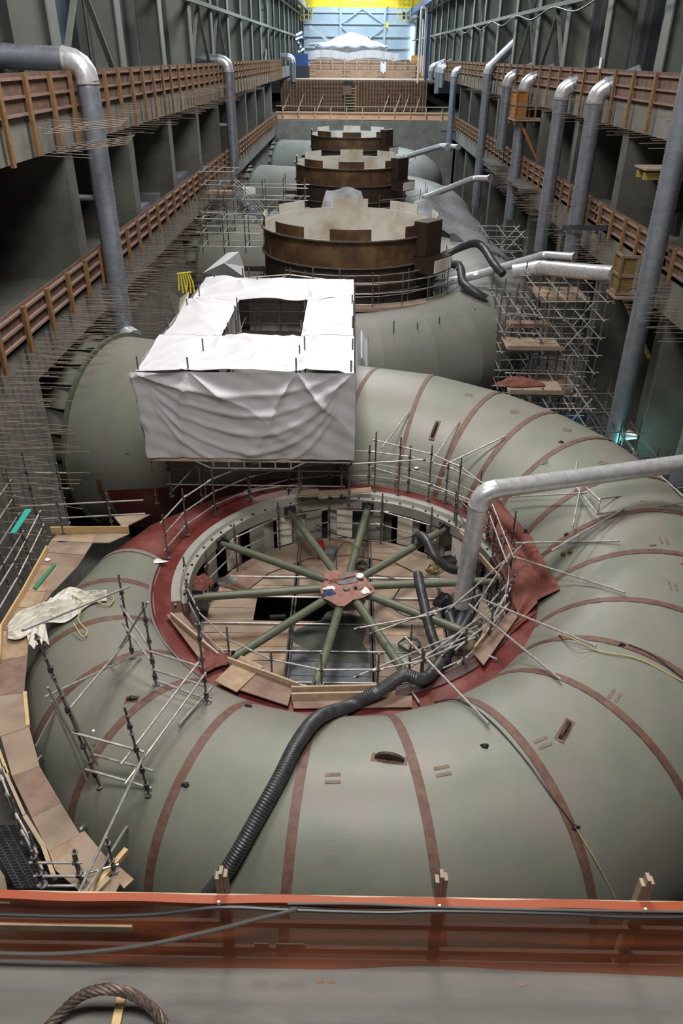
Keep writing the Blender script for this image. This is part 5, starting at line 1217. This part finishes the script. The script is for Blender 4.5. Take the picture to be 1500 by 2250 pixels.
# yellow overhead crane
t = thing('overhead_crane', (1.7,203,22.9), 'yellow overhead travelling crane across the top of the hall', 'crane')
MB().b2((-13,203.2,22.9),(16,205.2,26.2)).build('bridge_girder','craneyel',t)
MB().b2((-12.6,202.9,22.75),(15.6,203.2,23.0)).build('lower_flange','craneyel',t)
for x in (-10.6,11.4):
    cg = MB().b2((x-1.6,201.8,22.6),(x+1.6,203.2,22.75)).build('cab_platform','craneyel',t)
    for dx in (-1.4,-.5,.5,1.4): MB().b2((x+dx-.07,202.4,20.2 if dx < 1 else 20.2),(x+dx+.07,202.54,24.6)).build('cab_post','craneyel',cg)
    for z in (20.2,21.2,23.6,24.5): MB().b2((x-1.45,202.4,z),(x+1.45,202.5,z+.1)).build('cab_rail','craneyel',cg)
    MB().b2((x-.3,202.6,20.6),(x+.3,203.1,22)).build('control_box','darkgrey',cg)
s_ = MB().b2((-.9,203.1,24.0),(1.2,203.19,24.7)).build('sign_plate','white',t)
MB().b2((-.9,203.07,24.5),(1.2,203.12,24.72)).build('sign_header','redbox',s_)
MB().b2((2.7,203.1,24.0),(4.4,203.19,26.0)).build('sign_plate','white',t)
for k in range(5): MB().beam((3.0+k*.4,203.05,24.3+.1*(k % 2)),(3.1+k*.4,203.05,24.9+.12*k),.1,.05).build('sign_marks','redbox',t)
for k in range(6): MB().b2((-.7+k*.3,203.05,24.15),(-.52+k*.3,203.1,24.35)).build('sign_marks','darkgrey',s_)
hk = thing('crane_hook', (7.7,202.6,18.6), 'yellow hook block hanging from the crane at the right', 'hook')
MB().b2((7.45,202.4,18.9),(7.95,202.8,20.1)).build('block','craneyel',hk)
for o in (-.12,.12): MB().cyl((7.7+o,202.6,20),(7.7+o,202.6,23),.04,6).build('wire','darkgrey',hk)
MB().tube([(7.7,202.6,18.9),(7.7,202.6,18.5),(7.9,202.6,18.2),(7.75,202.6,18.0)],.07,6).build('hook','darkgrey',hk,True)
for x in (-6.2,4.8):
    l = bpy.data.lights.new('crane_lamp','SPOT'); l.energy = 900; l.spot_size = 2.2; l.color = (1,.9,.7); l.shadow_soft_size = .2
    o = bpy.data.objects.new('crane_lamp', l); COL.objects.link(o); o.location = (x,202.2,26.5); o.rotation_euler = (math.radians(20),0,0)
# far scaffolding cable along the right girt
cable([(XR-.1,24+7*k,16.6-(.5 if k % 2 else 0)) for k in range(22)],.06,'cable','black cable looping along the right wall girt')
MB().b2((XR+.45,53.2,12.9),(XR+.5,53.6,13.5)).build('notice','white',thing=('small white notice on a right wall column','sign'))
# ------------------------------------------------------------------ front deck, barrier and loose things
RY = 4.46; DZ = 5.0; RZ = 6.1
bar_ = thing('edge_barrier', (0,RY,DZ), 'orange netted timber edge barrier along the front deck', 'barrier')
netm = bpy.data.materials.new('orange_debris_net'); netm.use_nodes = True
_N = netm.node_tree.nodes; _L = netm.node_tree.links; _b = _N['Principled BSDF']; _b.inputs['Base Color'].default_value = (.5,.13,.045,1); _b.inputs['Roughness'].default_value = .7
_g = _N.new('ShaderNodeNewGeometry'); _w = _N.new('ShaderNodeTexNoise'); _w.inputs['Scale'].default_value = 2.5; _L.new(_g.outputs['Position'], _w.inputs['Vector'])
_r = _N.new('ShaderNodeMapRange'); _r.inputs[3].default_value = .5; _r.inputs[4].default_value = .72; _L.new(_w.outputs['Fac'], _r.inputs[0]); _L.new(_r.outputs[0], _b.inputs['Alpha'])
def net(u, v):
    x = -4.6+9.2*u; z = RZ-.02-(RZ-DZ+.0)*v
    return (x, RY+.0+.01*math.sin(x*3+v*5)-.035*ridge(v*6.3+.1*math.sin(x*2))+.03*math.sin(x*1.3)*v-.04*v, z)
MB().sheet(net, 120, 20).build('net','x' if 0 else netm,bar_,True)
MB().sheet(lambda u, v: (-4.6+9.2*u, RY+.06-.09*min(1,v*2)-.008*math.sin(u*40), RZ+.03-.06*max(0,v*2-1)+.006*math.sin(u*17)), 90, 4).build('net_hem','orange',bar_,True)
for z, m in ((RZ-.05,'lumberpale'),(RZ-.5,'lumberpink'),(DZ+.12,'lumberpink')): MB().b2((-4.6,RY+.05,z-.045),(4.6,RY+.09,z+.045)).build('rail_board',m,bar_)
for px in (485,968,1415):
    p = atz(px,1990,RZ); sb = MB().box((p.x,RY+.13,DZ-.1+.73),(.038,.09,1.62+.0),0).box((p.x+.042,RY+.13,DZ+.61),(.038,.09,1.56)).box((p.x-.042,RY+.13,DZ+.6),(.038,.09,1.5)); sb.build('timber_post','plydull',bar_)
    if px < 1000: MB().box((p.x-.064,RY+.13,DZ+1.3),(.006,.088,.14)).build('green_paint_mark','greenboard',bar_)
    MB().box((p.x-.02,RY-.03,RZ+.02),(.03,.02,.07)).build('clip','white',bar_)
for k, (x0, x1) in enumerate([]): MB().b2((x0,RY-.01,RZ-.5-.045*0),(x1,RY+.03,RZ-.44)).build('net_batten','lumberpink',bar_)
MB().box((-2.95,RY-.02,DZ+.62),(1.5,.03,.1)).build('loose_board','lumberpale',None,thing=('pale board leaning against the orange net at the left','board'))
for px, w in ((578,.1),(640,.2)):
    p = atz(px,2075,DZ+.16); MB().box((p.x,RY-.0,DZ+.3),(w*1.6,.012,.09)).build('net_tear','shell',bar_)
cable([(-4.6,RY-.07,RZ-.13),(-3,RY-.08,RZ-.17),(-2,RY-.08,RZ-.12),(-1.25,RY-.06,RZ+.0),(-.6,RY-.06,RZ-.02),(.4,RY-.06,RZ-.04),(1.0,RY-.06,RZ-.0),(2.2,RY-.06,RZ-.01),(3.0,RY-.07,RZ-.03),(4.6,RY-.06,RZ+.02)],.022,'cable','black cable clipped along the top of the orange barrier')
cable([(-.55,RY-.04,RZ+.05),(.2,RY-.03,RZ+.05),(1.2,RY-.04,RZ+.03),(2.6,RY-.04,RZ+.02),(4.6,RY-.04,RZ+.04)],.014,'cabledusty','thin grey cable lying on top of the barrier rail')
cable([(-4.6,RY-.1,DZ+.3),(-3.2,RY-.12,DZ+.28),(-2.2,RY-.12,DZ+.45),(-1.4,RY-.12,DZ+.75),(-.8,RY-.1,DZ+1.0),(-.45,RY-.06,RZ)],.024,'cabledusty','dusty grey cable hanging across the orange net to the left')
for k, x in enumerate((-.22,-.1,1.95)): blob((x,RY-.2,DZ),.05,.025,.015,'lumberpink','debris',['small brown debris at the foot of the barrier, left of a pair','small brown debris at the foot of the barrier, right of a pair','small brown debris at the foot of the barrier on the right'][k],'debris',80+k,6,.2)
# dark stain on the deck: wear, part of the slab
# wire rope loop and timber stub
wr_ = []
P = [atz(100,2262,5.02),atz(135,2225,5.12),atz(175,2190,5.3),atz(215,2175,5.42),atz(255,2175,5.42),atz(300,2190,5.3),atz(340,2222,5.15),atz(368,2262,5.02)]
C_ = smoothpath(P, .012); t = thing('wire_rope', tuple(P[0]), 'rusty stranded wire rope loop at the bottom left corner', 'rope')
tang = [(C_[min(i+1,len(C_)-1)]-C_[max(i-1,0)]).normalized() for i in range(len(C_))]
for s in range(6):
    pts = []
    for i, c in enumerate(C_):
        a = tang[i].cross(Vector((0,0,1))).normalized(); b = tang[i].cross(a); th = i*.16+s*math.pi/3
        pts.append(c+(a*math.cos(th)+b*math.sin(th))*.036)
    MB().tube(pts, .021, 6).build('strand','rope',t,True)
MB().tube(C_, .016, 6).build('core','rope',t,True)
tb = MB().beam(atz(252,2270,5.03),atz(268,2187,5.03),.09,.06); tb.build('timber_stub','lumber',None,thing=('short pale timber lying under the wire rope loop','timber'))
